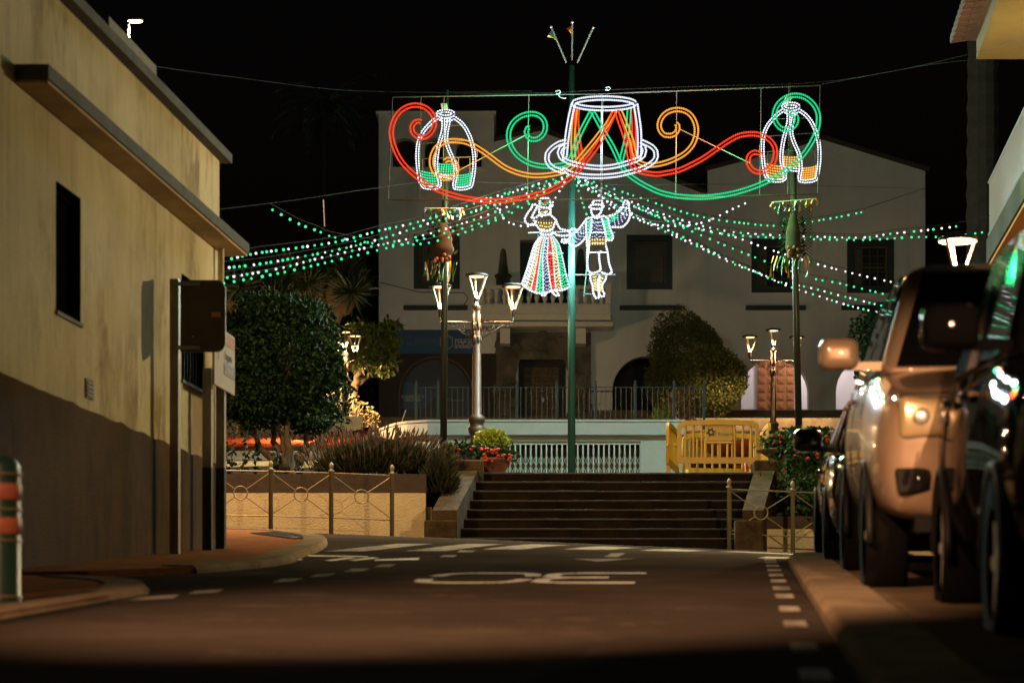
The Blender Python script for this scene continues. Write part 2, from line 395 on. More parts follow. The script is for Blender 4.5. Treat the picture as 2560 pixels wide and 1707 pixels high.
# drain grate on the left corner
g = thing('drain_grate', 'dark metal drain grating set in the red corner pavement', 'grating', on_ground(712, 1347, .11))
c0 = Vector(on_ground(655, 1340, .055)); c1 = Vector(on_ground(770, 1356, .055)); dv = c1-c0; wv = Vector((.10, .62, .05))
MB().quad(*[tuple(p + Vector((0,0,-.002))) for p in (c0-wv, c1-wv, c1+wv, c0+wv)]).build('pan', M['dark'], g)
for i in range(15):
    p = c0 + dv*((i+.5)/15) + Vector((0,0,.0)); b = MB()
    s = dv.normalized()*.028
    b.hexa([tuple(p-wv-s), tuple(p-wv+s), tuple(p+wv+s), tuple(p+wv-s)] + [tuple(q + Vector((0,0,.006))) for q in (p-wv-s, p-wv+s, p+wv+s, p+wv-s)]).build('slat', M['post_dark'], g)

# road markings: one sheet each, 4 mm over the asphalt
def mark_px(name, polys, m=None, h=.005):
    b = MB()
    for pl in polys:
        q = [on_ground(x, y, h) for x, y in pl]; b.quad(*q)
    return tag(b.build(name, m or M['paint']), kind='structure')
def mark_u(name, rects, m=None, h=.005):
    b = MB()
    for pl in rects: b.quad(*[U(u, Y, h) for u, Y in pl])
    return tag(b.build(name, m or M['paint']), kind='structure')
for y in (1689,1619,1561,1523,1491,1471,1453,1438,1426,1415,1406,1398):
    Y = F*CH/(y-1231)
    mark_u('road_marking_dash', [[(.175,Y-.26),(.275,Y-.26),(.275,Y+.26),(.175,Y+.26)]])
mark_u('road_marking_yellow', [[(.12,21.6),(.36,21.6),(.45,22.3),(.2,22.3)]], M['paint_y'])
for q in ([(882,1357),(976,1355),(911,1379),(811,1379)], [(1063,1359),(1160,1358),(1118,1377),(1015,1378)], [(1250,1362),(1345,1362),(1310,1373),(1205,1374)],
          [(1430,1365),(1530,1366),(1520,1374),(1410,1374)], [(1620,1369),(1700,1370),(1700,1377),(1600,1377)], [(1790,1374),(1880,1375),(1895,1380),(1795,1379)]):
    b = MB(); Y0 = on_ground(*q[3])[1]
    Xa, Xb = on_ground(*q[3])[0], on_ground(*q[2])[0]
    for k in range(6):                     # stripe laid along the street heading
        t0, t1 = k/6, (k+1)/6; L = 3.6
        pts = []
        for t, X in ((t0, Xa), (t0, Xb), (t1, Xb), (t1, Xa)):
            Yt = Y0 + L*t; Xt = X + KX*L*t*1.6
            pts.append((Xt, Yt, G(Xt, Yt) + .006))
        b.quad(*pts)
    tag(b.build('road_marking_stripe', M['paint']), kind='structure')
mark_u('road_marking_arrow', [[(-1.50,21.1),(-.95,21.1),(-1.22,20.2)], [(-1.26,21.7),(-1.13,21.7),(-1.13,23.1),(-1.26,23.1)]])
# the speed figure 30, painted for traffic coming downhill (upside down from here)
def arc(cx, cy, rx, ry, a0, a1, n=10): return [(cx + rx*math.cos(R(a0+(a1-a0)*i/n)), cy + ry*math.sin(R(a0+(a1-a0)*i/n))) for i in range(n+1)]
def band(path, wx, wy):
    out = []
    for a, b in zip(path, path[1:]):
        d = Vector((b[0]-a[0], b[1]-a[1])); d.normalize(); nx, ny = -d.y*wx, d.x*wy
        out.append([(a[0]-nx,a[1]-ny),(b[0]-nx,b[1]-ny),(b[0]+nx,b[1]+ny),(a[0]+nx,a[1]+ny)])
    return out
uc, yc = -1.42, 16.4
def rr_path(cx, cy, rx, ry, a0, a1, n=16):      # rounded-box outline
    out = []
    for i in range(n+1):
        a = R(a0+(a1-a0)*i/n); c, s_ = math.cos(a), math.sin(a)
        out.append((cx + rx*math.copysign(abs(c)**.55, c), cy + ry*math.copysign(abs(s_)**.55, s_)))
    return out
zero = band(rr_path(uc-.37, yc, .33, .92, 6, 174), .055, .13) + band(rr_path(uc-.37, yc, .33, .92, 186, 354), .055, .13)
three = band([(uc+.72, yc+.92),(uc+.22, yc+.92),(uc+.09, yc+.75),(uc+.09, yc+.2),(uc+.2, yc+.04),(uc+.5, yc+.04)], .055, .13) + band([(uc+.2, yc-.04),(uc+.09, yc-.2),(uc+.09, yc-.75),(uc+.22, yc-.92),(uc+.72, yc-.92)], .055, .13)
mark_u('road_marking_figure', zero + three, M['paint_fig'])
for pl in (((1150,1376),(1190,1376),(1180,1381),(1142,1381)), ((1110,1388),(1145,1388),(1132,1393),(1098,1393)), ((955,1412),(990,1411),(975,1418),(935,1418)),
           ((880,1422),(925,1422),(905,1429),(860,1430)), ((795,1436),(840,1434),(820,1441),(775,1443)), ((705,1448),(760,1446),(735,1454),(680,1457)),
           ((490,1478),(560,1474),(540,1482),(470,1486)), ((330,1494),(450,1488),(430,1497),(310,1503)), ((130,1520),(240,1508),(225,1517),(112,1527))):
    mark_px('road_marking_dash', [pl])
mark_px('road_marking_lines', [((660,1400),(760,1398),(750,1401),(650,1404)), ((810,1402),(870,1394),(890,1395),(830,1403)), ((870,1401),(930,1394),(950,1395),(890,1402)), ((940,1399),(1050,1395),(1045,1400),(935,1402)), ((770,1388),(920,1391),(920,1393),(770,1391))], M['paint_y'])
# narrow light gutter strip along the foot of the stairs
b = MB()
for a, c in zip(lin(-1.9,4.4,12), lin(-1.9,4.4,12)[1:]):
    b.quad((a,36.0,G(a,36.0)+.006),(c,36.0,G(c,36.0)+.006),(c,36.5,G(c,36.5)+.006),(a,36.5,G(a,36.5)+.006))
tag(b.build('road_marking_gutter', M['paint']), kind='structure')

# ================================================================ plaza levels
ZP = (HY-1181)/F*39.1                      # plaza level at the head of the stairs
tag(MB().slab([(-.49,39.3),(3.9,39.3),(9,39.3),(9,54.2),(-2.4,54.2),(-2.4,40.5),(-.49,40.5)], -1.2, -.006, lambda x, y: ZP).build('plaza_floor', M['pave']), kind='structure')
ZT = 5.90                                   # terrace level
terr = [(3.83,53.8),(-1.75,53.8),(-2.1,54.0),(-2.4,54.6),(-2.7,55.6),(-3.0,57.0),(-3.3,59.0)]
tag(MB().slab([(p[0]*.985, p[1]+.06) for p in terr] + [(-3.4,74),(9,74),(9,64),(3.8,64)], 5.62, ZT-.02).build('terrace_floor', M['pave']), kind='structure')
tag(MB().slab([(-14,74),(22,74),(22,76.0),(-14,76.0)], 5, 8.30).build('forecourt_floor', M['pave']), kind='structure')
def slope(name, x0, x1, rows, m, jit=.03, n=24):
    b = MB(); xs = lin(x0, x1, n)
    ys = []
    for (ya, za), (yb, zb) in zip(rows, rows[1:]):
        for k in range(8): ys.append((ya+(yb-ya)*k/8, za+(zb-za)*k/8))
    ys.append(rows[-1])
    b.add([(x, y, z + random.uniform(-jit, jit)) for y, z in ys for x in xs], [(j*(n+1)+i, j*(n+1)+i+1, (j+1)*(n+1)+i+1, (j+1)*(n+1)+i) for j in range(len(ys)-1) for i in range(n)])
    return tag(b.build(name, m, smooth=True), kind='structure')
slope('planting_bed', -11, -.92, [(37.75,3.22),(39.0,3.40),(43,3.6),(46.9,4.30)], M['soil'])
slope('gravel_bank', -9.5, -2.25, [(47.2,4.55),(52,5.2),(58.2,6.2)], M['gravel'], .04, 60)
slope('gravel_bank', 4.6, 14, [(44,3.7),(48,4.3),(62.4,6.40)], M['gravel'], .04, 60)
slope('planting_bed', 4.35, 14, [(37.9,3.0),(39.2,3.45),(44,3.6)], M['soil'])
slope('back_garden', -16, -3.4, [(58.3,6.3),(66,6.6),(76,8.0)], M['soil'])
def low_wall(name, label, a, b_, z0, z1, th, m, cop=None, cm=None):
    t = thing(name, label, 'wall', (a[0], a[1], z0))
    d = Vector((b_[0]-a[0], b_[1]-a[1])).normalized(); n = Vector((-d.y, d.x))*th
    q = [a, b_, (b_[0]+n.x, b_[1]+n.y), (a[0]+n.x, a[1]+n.y)]
    MB().slab(q, z0, z1).build('wall_face', m, t)
    if cop:
        e = Vector((-d.y, d.x))*.02
        MB().slab([(x-(e.x if i < 2 else -e.x), y-(e.y if i < 2 else -e.y)) for i, (x, y) in enumerate(q)], z1, z1+cop).build('coping', cm, t)
    return t
low_wall('garden_wall', 'low cream wall with grey coping below the red gravel bank', (-9,47), (-2.3,47), 3.1, 4.43, .25, M['cream2'], .18, M['concrete'])
low_wall('garden_wall', 'short cream wall lit up behind the round tree trunk', (-6.2,58.3), (-3.6,58.3), 5.9, 6.55, .2, M['cream2'])
low_wall('garden_wall', 'long lit cream wall behind the yellow barriers', (4.2,62.6), (15,62.6), 5.9, 6.66, .25, M['cream2'])
low_wall('garden_wall', 'ochre retaining wall below the arcade with the timber door', (4.6,68.2), (18,68.2), 5.8, 7.62, .3, M['stringer'])
tag(MB().slab([(4.6,62.9),(18,62.9),(18,68.2),(4.6,68.2)], 5, 6.5).build('upper_path', M['pave']), kind='structure')
tag(MB().slab([(4.6,68.5),(18,68.5),(18,74),(4.6,74)], 5, 7.55).build('upper_path', M['pave']), kind='structure')

# ================================================================ stairs with side walls
st = thing('staircase', 'wide dark mossy stone steps climbing from the street', 'stairs', (1.4,37,2.2))
ys = (1181,1203,1226,1249.6,1272.6,1296,1320,1344)[::-1]
for i, y in enumerate(ys):
    Y = 37 + .3*i; z1 = (HY-y)/F*Y; t = i/7
    z0 = 1.9 if i == 0 else (HY-ys[i-1])/F*(Y-.3) - .02
    xl, xr = -.82+.27*t, 3.49+.43*t
    xl -= .05; xr += .05
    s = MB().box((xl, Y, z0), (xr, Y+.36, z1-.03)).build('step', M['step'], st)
    cuts = [xl] + sorted(xl+(xr-xl)*(k+random.uniform(-.25,.25))/5 for k in range(1,5)) + [xr]
    for ca, cb_ in zip(cuts, cuts[1:]):
        e = MB(); jz = random.uniform(-.004,.004); nseg = 8; vs = []
        for q in range(nseg+1):
            x = ca+.003+(cb_-ca-.006)*q/nseg; ch = random.uniform(0,.006)
            vs += [(x,Y-.012+ch,z1-.03),(x,Y-.012+ch,z1-.006+jz-ch),(x,Y+.0,z1+jz),(x,Y+.34,z1+jz)]
        e.add(vs, [(q*4+k, q*4+k+1, q*4+k+5, q*4+k+4) for q in range(nseg) for k in range(3)]).build('nosing', M['step_edge'], s)
def stringer(label, xa, xb, xc, xd):
    t = thing('stair_side_wall', label, 'wall', ((xa+xb)/2, 37, 2))
    zb, zt = 2.72, 3.60
    p = [(xa,36.93,1.8),(xb,36.93,1.8),(xd,39.2,1.8),(xc,39.2,1.8),(xa,36.93,zb),(xb,36.93,zb),(xd,39.2,zt),(xc,39.2,zt)]
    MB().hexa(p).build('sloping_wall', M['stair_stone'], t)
    bevel(MB().box((xc-.04,38.95,3.3),(xd+.06,39.62,3.68)).build('head_block', M['stair_stone'], t), .03)
    bevel(MB().box((xa-.12,36.82,1.8),(xb-.02,37.06,2.56)).build('foot_block', M['stair_stone'], t), .02)
stringer('sloping stone side wall beside the lavender bush', -1.22, -.84, -.90, -.52)
stringer('sloping stone side wall below the dark planter bowl', 3.52, 3.84, 3.95, 4.28)

# ================================================================ retaining walls, brown over cream
def retaining(label, x0, x1, ybot, ymid, ytop, Y=37.55):
    t = thing('retaining_wall', label, 'wall', (x0, Y, 2))
    zt, zm = (HY-ytop)/F*Y, (HY-ymid)/F*Y
    MB().box((x0, Y, 1.6), (x1, Y+.3, zm)).build('cream_base', M['cream2'], t)
    MB().box((x0, Y+.012, zm), (x1+.01, Y+.3, zt)).build('brown_band', M['brownband'], t)
    return t
w1 = retaining('long cream and brown planter wall behind the fence', -9.5, P(1064,0,37.55)[0], 1340, 1232, 1184)
MB().box((P(1064,0,37.6)[0]+.005, 37.62, 1.9), (P(1078,0,37.6)[0], 37.85, (HY-1266)/F*37.6)).build('end_stub', M['cream2'], w1)
retaining('short cream and brown planter wall beside the parked cars', P(1906,0,37.55)[0], 9.5, 1375, 1322, 1290)

# ================================================================ street fences with crossed braces
def fence(label, pxs, first=True, extra=None):
    Y = 36.85
    t = thing('street_fence', label, 'fence', (P(pxs[0],0,Y)[0], Y, 2.2))
    tops = []
    for x in pxs:
        X = P(x,0,Y)[0]; z = G(X, Y) + .04
        b = MB().lathe([(.034,-.1),(.034,.90),(.045,.905),(.045,.925),(.026,.93),(.022,.95),(.034,.975),(.036,1.0),(.026,1.03),(.006,1.05)], (X, Y, z), 10)
        b.build('post', M['fence'], t, True); tops.append((X, z))
    ends = tops if extra is None else tops + [extra] if extra[0] > tops[-1][0] else [extra] + tops
    for (xa, za), (xb, zb) in zip(ends, ends[1:]):
        for h in (.885, .205): MB().tube([(xa,Y,za+h),(xb,Y,zb+h)], .012, 6).build('rail', M['fence'], t)
        cx, cz = (xa+xb)/2, (za+zb)/2+.545
        for px, pz in ((xa, za+.87), (xb, zb+.87), (xa, za+.22), (xb, zb+.22)):
            d = Vector((cx-px, 0, cz-pz)); e = Vector((cx,Y,cz)) - d.normalized()*.105
            MB().tube([(px,Y,pz), e], .009, 6).build('brace', M['fence'], t)
        MB().tube([(cx+.105*math.cos(R(a)),Y,cz+.105*math.sin(R(a))) for a in range(0,360,20)], .011, 6, True).build('ring', M['fence'], t)
xe = P(526,0,36.85)[0]
fence('tan steel fence with ringed crosses before the cream wall', (526, 677, 828, 980))
fence('tan steel fence at the foot of the stairs next to the parked cars', (1823, 1982, 2140))
# ================================================================ house on the left, along the street
def W(u, Y, z): return (u + KX*Y, Y, z)
def wbox(b, u0, u1, Y0, Y1, z0, z1):
    return b.hexa([W(u0,Y0,z0),W(u1,Y0,z0),W(u1,Y1,z0),W(u0,Y1,z0),W(u0,Y0,z1),W(u1,Y0,z1),W(u1,Y1,z1),W(u0,Y1,z1)])
UW = -5.1
M['eave_dark'] = mat('shaded_dark_fascia', (.075,.072,.055), .9, var=.4, scale=4, bump=.4)  # the fascia's shade is put into its concrete colour
lh = thing('street_house', 'weathered cream house with long concrete eave and brown base', 'house', W(UW, 18, 0))
wins = [(17.92,18.58,2.80,3.76), (21.92,22.80,2.80,3.76)]
def remap_wall(o, u0, ref):
    for v in o.data.vertices:
        s, d, z = v.co; p = W(u0 - d, s, z); v.co = (p[0]-ref[0], p[1]-ref[1], p[2]-ref[2])
    o.data.update()
def side_wall(name, outer, holes, depth, m, parent, u0):
    o = holed(name, outer, holes, depth, m, None, 0); remap_wall(o, u0, OFF[parent.name]); o.parent = parent; OFF[o.name] = OFF[parent.name]; return o
side_wall('wall', [(2,-1),(23.5,-1),(23.5,5.12),(2,5.12)], [[(a,c),(b,c),(b,d),(a,d)] for a,b,c,d in wins], .3, M['wall_cream'], lh, UW)
wbox(MB(), -13, UW-.3, 23.2, 23.5, -1, 5.12).build('end_wall', M['wall_cream'], lh)
wbox(MB(), -13, UW-.3, 2, 2.3, -1, 5.12).build('end_wall', M['wall_cream'], lh)
wbox(MB(), -13, UW-.3, 2.3, 23.2, 4.9, 5.0).build('roof', M['concrete'], lh)
# uneven painted base
b = MB(); ss = lin(2, 23.52, 120); vs = []
for s in ss:
    zt = 2.16 + .006*math.sin(s*9) + random.uniform(-.008,.008)
    vs += [W(UW+.016, s, -1), W(UW+.016, s, zt), W(UW-.01, s, zt)]
b.add(vs, [(i*3+k, (i+1)*3+k, (i+1)*3+k+1, i*3+k+1) for i in range(120) for k in (0,1)]).build('painted_base', M['dado'], lh)
wbox(MB(), UW-.25, UW+.017, 23.51, 23.53, -1, 2.16).build('painted_base', M['dado'], lh)
ev = wbox(MB(), UW+.002, UW+.24, 16.9, 23.75, 4.26, 4.36).build('eave', M['eave_dark'], lh)
wbox(MB(), UW+.002, UW+.225, 16.93, 23.73, 4.235, 4.258).build('soffit', M['soffit'], ev)
wbox(MB(), UW-.1, UW+.10, 2, 23.62, 5.122, 5.21).build('cornice', M['eave_dark'], lh)
wbox(MB(), UW-.22, UW-.10, 19.8, 21.4, 5.21, 5.50).build('roof_upstand', M['concrete'], lh)
for a, b_, c, d in wins:
    wi = wbox(MB(), UW-.10, UW-.08, a, b_, c, d).build('window', M['dark'], lh)
    rv = MB(); wbox(rv, UW-.08, UW+.003, a, a+.02, c, d); wbox(rv, UW-.08, UW+.003, b_-.02, b_, c, d); wbox(rv, UW-.08, UW+.003, a+.02, b_-.02, d-.02, d); wbox(rv, UW-.08, UW+.003, a+.02, b_-.02, c, c+.012); rv.build('reveal', M['dark'], wi)  # black lining puts the recess shade into the colour
    wbox(MB(), UW-.05, UW+.02, a-.02, b_+.02, c-.03, c-.002).build('sill', M['concrete'], wi)
    f = MB()
    wbox(f, UW-.079, UW-.05, a+.021, a+.07, c+.013, d-.021); wbox(f, UW-.079, UW-.05, b_-.07, b_-.021, c+.013, d-.021); wbox(f, UW-.079, UW-.052, a+.07, b_-.07, d-.07, d-.021); wbox(f, UW-.079, UW-.052, a+.07, b_-.07, c+.013, c+.06)
    f.build('frame', M['dark'], wi)
    if a > 20:
        for k in range(7):
            s = a+.08+(b_-a-.16)*k/6; MB().tube([W(UW-.03,s,c+.01),W(UW-.03,s,d-.01)], .012, 6).build('bar', M['post_dark'], wi)
v = wbox(MB(), UW, UW+.012, 18.70, 18.92, 2.25, 2.40).build('vent', M['concrete'], lh)
for k in range(4): wbox(MB(), UW+.012, UW+.02, 18.72, 18.90, 2.265+k*.032, 2.28+k*.032).build('slat', M['sign_back'], v)
MB().tube([W(UW+.06,23.3,4.23),W(UW+.06,23.3,4.12),W(UW+.05,23.3,1.5)], .03, 8).build('downpipe', M['wall_cream'], lh, True)
# overhead cable bracket
# ---- signs by the corner
def sq(b, u, Y, wdt, z0, z1): return wbox(b, u-wdt/2, u+wdt/2, Y-wdt/2, Y+wdt/2, z0, z1)
sp = thing('sign_post', 'tall steel post carrying a grey sign seen from behind', 'sign', W(-4.93,20.95,1.2))
zb = G(*W(-4.93,20.95,0)[:2])+.03
sq(MB(), -4.93, 20.95, .075, zb, 3.54).build('post', M['post'], sp)
s0 = W(-4.88,20.95,0); sw, z0, z1 = .385, 2.91, 3.53
pl = [(0,z0),(sw-.06,z0),(sw-.03,z0+.012),(sw-.01,z0+.035),(sw,z0+.07),(sw,z1-.07),(sw-.01,z1-.035),(sw-.03,z1-.012),(sw-.06,z1),(0,z1)]
n = len(pl); b = MB(); fr = [(s0[0]+x, s0[1]-.03, z) for x, z in pl]; bk = [(s0[0]+x, s0[1]-.005, z) for x, z in pl]
b.add(fr+bk, [tuple(range(n)), tuple(range(2*n-1, n-1, -1))] + [(i,(i+1)%n,n+(i+1)%n,n+i) for i in range(n)])
pn = b.build('panel', M['sign_back'], sp)
for zz in (z0+.02, z1-.05): MB().box((s0[0]-.09, s0[1]-.05, zz), (s0[0]+.17, s0[1]-.031, zz+.03)).build('bracket', M['post'], pn)
MB().box((s0[0]+.27, s0[1]-.033, 3.21), (s0[0]+.35, s0[1]-.031, 3.25)).build('sticker', M['ribbon_y'], pn)
MB().lathe([(.008,0),(.008,.008)], (s0[0]+.11, s0[1]-.034, 3.04), 8).build('rivet', M['white'], pn)
MB().box((s0[0]+sw+.001, s0[1]-.032, z0+.06), (s0[0]+sw+.006, s0[1]-.003, z1-.06)).build('edge_trim', M['white'], pn)
ds = thing('direction_sign', 'white and orange direction sign on two posts at the house corner', 'sign', W(-4.95,22.6,1.4))
zg = G(*W(-5,24,0)[:2])
for u, Y in ((-4.95,22.32),(-4.95,22.88)):
    zg = G(*W(u,Y,0)[:2])+.03
    p_ = sq(MB(), u, Y, .08, zg+.78, 2.95).build('post', M['post'], ds)
    sq(MB(), u, Y, .084, zg, zg+.78).build('dark_foot', M['post_dark'], p_)  # lower part of each post is black
def on_sign(s, z, d=0): return W(-4.86+d, s, z)
def sbox(s0_, s1_, z0_, z1_, d0, d1, nm, m, par): return wbox(MB(), -4.86+d0, -4.86+d1, s0_, s1_, z0_, z1_).build(nm, m, par)
pn = sbox(22.1, 22.98, 2.78, 3.33, 0, .02, 'panel', mat('cream_sign_face', (.36,.31,.24), .7), ds)
sbox(22.12, 22.96, 3.20, 3.31, .02, .023, 'orange_field', mat('orange_sign_field', (.34,.13,.03), .7), pn)
sbox(22.5, 22.95, 2.92, 3.03, .02, .023, 'grey_field', M['text_dim'], pn)
ang = math.atan2(1, KX)
for tx, s, z, sz in (('Laguna', 22.68, 3.10, .11), ('LA ESPERANZA', 22.72, 2.975, .055), ('T', 22.25, 3.06, .11)):
    lettering(tx, sz, W(-4.836, s, z), M['black'] if tx != 'LA ESPERANZA' else M['white'], pn, rot=(R(90), 0, ang), thick=.001)
# red and white striped bollard
bo = thing('bollard', 'dark green bollard with reddish bands on the near pavement', 'bollard', U(-3.6, 11.7, .045))
bl = OFF[bo.name]; bd = bo; rr = .098
body = MB().lathe([(rr+.004,-.05),(rr+.004,.03),(rr,.035),(rr,.635),(rr-.006,.67),(rr-.03,.70),(.0,.715)], bl, 24).build('body', M['post_dark'], bd, True)
body.data.materials[0] = mat('dark_green_bollard_paint', (.012,.05,.038), .4)
for z in (.37,.535): MB().lathe([(rr+.002,z-.04),(rr+.005,z-.036),(rr+.005,z+.036),(rr+.002,z+.04)], bl, 24).build('band', mat('reflective_red_band', (.36,.11,.06), .5), bd, True)
for z in (.03,.30,.45,.62): MB().lathe([(rr+.002,z-.006),(rr+.009,z-.004),(rr+.009,z+.004),(rr+.002,z+.006)], bl, 24).build('ring', M['fence'], bd, True)

# ================================================================ houses on the right
rh = thing('corner_house', 'house with deep ochre eave and tiled verge above the parked cars', 'house', W(4.4, 22, 0))
wbox(MB(), 4.4, 10, 12, 30.2, -1, 8.05).build('wall', M['stone'], rh)  # out-of-view wall kept dark so the near car reflects less
wbox(MB(), 2.98, 10, 11, 31.0, 8.06, 8.30).build('eave', M['ochre'], rh)
rf = MB().hexa([W(2.8,11,8.31),W(10.5,11,8.31),W(10.5,31.05,8.31),W(2.8,31.05,8.31),W(6,11,10),W(10.5,11,10.2),W(10.5,31.05,10.2),W(6,31.05,10)]).build('roof', M['tile_dark'], rh)
tl = MB()
for k in range(9): tl.v.append((0,.13*math.cos(math.pi*k/8),.10*math.sin(math.pi*k/8))); tl.v.append((.42,.11*math.cos(math.pi*k/8),.085*math.sin(math.pi*k/8)))
tl.f = [(2*k,2*k+1,2*k+3,2*k+2) for k in range(8)] + [tuple(range(0,18,2))]
tlm = tl.mesh('tile'); tlm.materials.append(M['tile'])
for k in range(22): inst(tlm, 'tile', rf, W(2.66, 25.4+k*.262, 8.27), (0, R(-8), 0)); OFF['tile'] = (0,0,0)
bc = thing('balcony_house', 'house with concrete balcony and slim railing behind the lantern', 'house', W(4.46, 40, 2))
wbox(MB(), 5.6, 12, 33, 44.2, 0, 12).build('wall', M['orange_paint'], bc)
wbox(MB(), 4.46, 5.595, 33, 44.5, 7.80, 8.24).build('balcony_slab', wallmat('balcony_concrete', (.13,.125,.095), (.09,.085,.065), (.05,.048,.04), 1.5, .5), bc)
wbox(MB(), 4.50, 5.595, 33, 44.45, 7.74, 7.798).build('balcony_soffit', M['orange_paint'], bc)
for h in (8.32, 9.28): MB().tube([W(4.5,33,h),W(4.5,44.4,h)], .028, 6).build('handrail', M['alu'], bc)
for k in range(62): MB().tube([W(4.5,34+k*.168,8.24),W(4.5,34+k*.168,9.28)], .012, 5).build('baluster', M['alu'], bc)

# ================================================================ the town hall
YF = 76.0
def XZ(x, y, Y=YF): p = P(x, y, Y); return (p[0], p[2])
def archpx(x0, x1, yt, yb, n=16, Y=YF):
    cx, rx = (x0+x1)/2, (x1-x0)/2; sy = yt + rx
    pts = [XZ(x0, yb, Y)] + [XZ(cx - rx*math.cos(math.pi*i/n), sy - rx*math.sin(math.pi*i/n), Y) for i in range(n+1)] + [XZ(x1, yb, Y)]
    return pts
th = thing('town_hall', 'pale two-storey town hall with balcony, arches and stepped gables', 'building', P(1500, 1030, YF))
outer = [XZ(*p) for p in ((947,1190),(947,286),(1235,286),(1235,355),(1349,328),(1752,482),(1769,482),(1769,427),(2057,350),(2313,428),(2313,1190))]
WIN = [(1036,1148,589,721), (1568,1679,589,722), (1880,1992,599,730), (2119,2233,601,731)]
rect = lambda x0,x1,y0,y1: [XZ(x0,y1),XZ(x1,y1),XZ(x1,y0),XZ(x0,y0)]
AR = [(1531,1703,890,1026), (1853,2022,895,1023), (2090,2259,895,1023)]
LOG = [(982,1042,345,419), (1062,1112,345,419), (1140,1204,345,419)]
holes = [rect(*q) for q in WIN] + [archpx(*q) for q in AR] + [archpx(*q) for q in LOG] + [archpx(999,1183,893,1060)] + [rect(1296,1415,895,1075)] + [rect(1300,1440,600,757)]
fw = holed('wall', outer, holes, .45, M['facade'], th, YF)
tb = OFF[th.name]
x0, x1 = P(947,0,YF)[0], P(2313,0,YF)[0]
MB().box((x0, YF+.46, 4), (x0+.4, YF+14, (HY-286)/F*YF)).build('side_wall', M['facade'], th)
MB().box((x1-.4, YF+.46, 4), (x1, YF+14, (HY-428)/F*YF)).build('side_wall', M['facade'], th)
# roofs
def roof(pts, d=12):
    b = MB(); n = len(pts); q = [XZ(*p) for p in pts]
    b.add([(x, YF-.10, z+.02) for x, z in q] + [(x, YF+d, z+.02) for x, z in q] + [(x, YF-.10, z+.14) for x, z in q] + [(x, YF+d, z+.14) for x, z in q],
          [(i,i+1,n+i+1,n+i) for i in range(n-1)] + [(2*n+i,3*n+i,3*n+i+1,2*n+i+1) for i in range(n-1)] + [(i,2*n+i,2*n+i+1,i+1) for i in range(n-1)] + [(0,n,3*n,2*n),(n-1,2*n-1,4*n-1,3*n-1)])
    return b.build('roof', M['tile_dark'], th)
roof([(1238,356),(1349,328),(1764,486)]); roof([(1762,430),(2057,350),(2322,431)])
MB().box((XZ(940,0)[0], YF-.06, (HY-286)/F*YF+.003), (XZ(1240,0)[0], YF+4, (HY-283)/F*YF+.05)).build('parapet_cap', M['facade_trim'], th)
# loggia and upper recess backs
MB().box((XZ(960,0)[0], YF+2.0, XZ(0,430)[1]), (XZ(1228,0)[0], YF+2.1, XZ(0,300)[1])).build('loggia_back', M['maroon'], th)  # dark back stands in for the shade inside the arches
MB().box((XZ(968,0)[0], YF-.08, XZ(0,426)[1]), (XZ(1216,0)[0], YF-.002, XZ(0,419)[1])).build('loggia_sill', M['facade_trim'], th)
MB().box((XZ(1290,0)[0], YF+.6, XZ(0,760)[1]), (XZ(1450,0)[0], YF+.7, XZ(0,590)[1])).build('balcony_door', M['darkframe'], th)
# arcade interior
zf = (HY-1025)/F*YF - .005
ai = MB().box((XZ(1500,0)[0], YF+.455, zf-.3), (x1-.41, YF+3.2, zf)).build('arcade_floor', M['stone'], th)
xs_ = XZ(1780,0)[0]
MB().box((XZ(1500,0)[0], YF+3.0, zf+.001), (xs_-.1, YF+3.2, zf+3.2)).build('arcade_wall', M['maroon'], th)  # dark stretch stands in for the unlit part of the arcade
YB = YF+3.0
MB().box((xs_, YB, zf+.30), (x1-.41, YB+.2, zf+3.2)).build('arcade_wall', M['white'], th)
MB().box((xs_, YB-.03, zf+.001), (x1-.41, YB+.2, zf+.298)).build('arcade_dado', mat('grey_blue_dado', (.14,.13,.17), .7), th)
MB().box((xs_-.1, YF+.456, zf+.001), (xs_-.003, YF+3.2, zf+3.2)).build('arcade_side_wall', M['white'], th)
MB().box((XZ(1500,0)[0], YF+.456, zf+3.21), (x1-.41, YF+3.2, zf+3.3)).build('arcade_ceiling', M['facade_trim'], th)
# unseen ceiling lamp, assumed from the bright wall inside the arcade
al = thing('assumed_arcade_lamp', 'unseen small ceiling lamp assumed inside the arcade by the timber door', 'lamp', (XZ(2062,0)[0], YF+1.4, zf+3.2))
MB().lathe([(.10,-.02),(.12,-.10),(.08,-.16)], OFF[al.name], 12).build('glass_shade', emit('assumed_arcade_lamp_glass', (1,.86,.80), 4), al, True)
def lamp_light(name, loc, parent, watts, col=(1,.72,.42), rad=.07):
    ld = bpy.data.lights.new(name, 'POINT'); ld.energy = watts; ld.color = col; ld.shadow_soft_size = rad
    o = bpy.data.objects.new(name, ld); COL.objects.link(o); o.parent = parent
    off = OFF.get(parent.name, (0,0,0)) if parent else (0,0,0); o.location = [loc[i]-off[i] for i in range(3)]
    return o
lamp_light('assumed_arcade_light', (XZ(2062,0)[0], YF+1.4, zf+2.9), al, 180, (1,.82,.86))
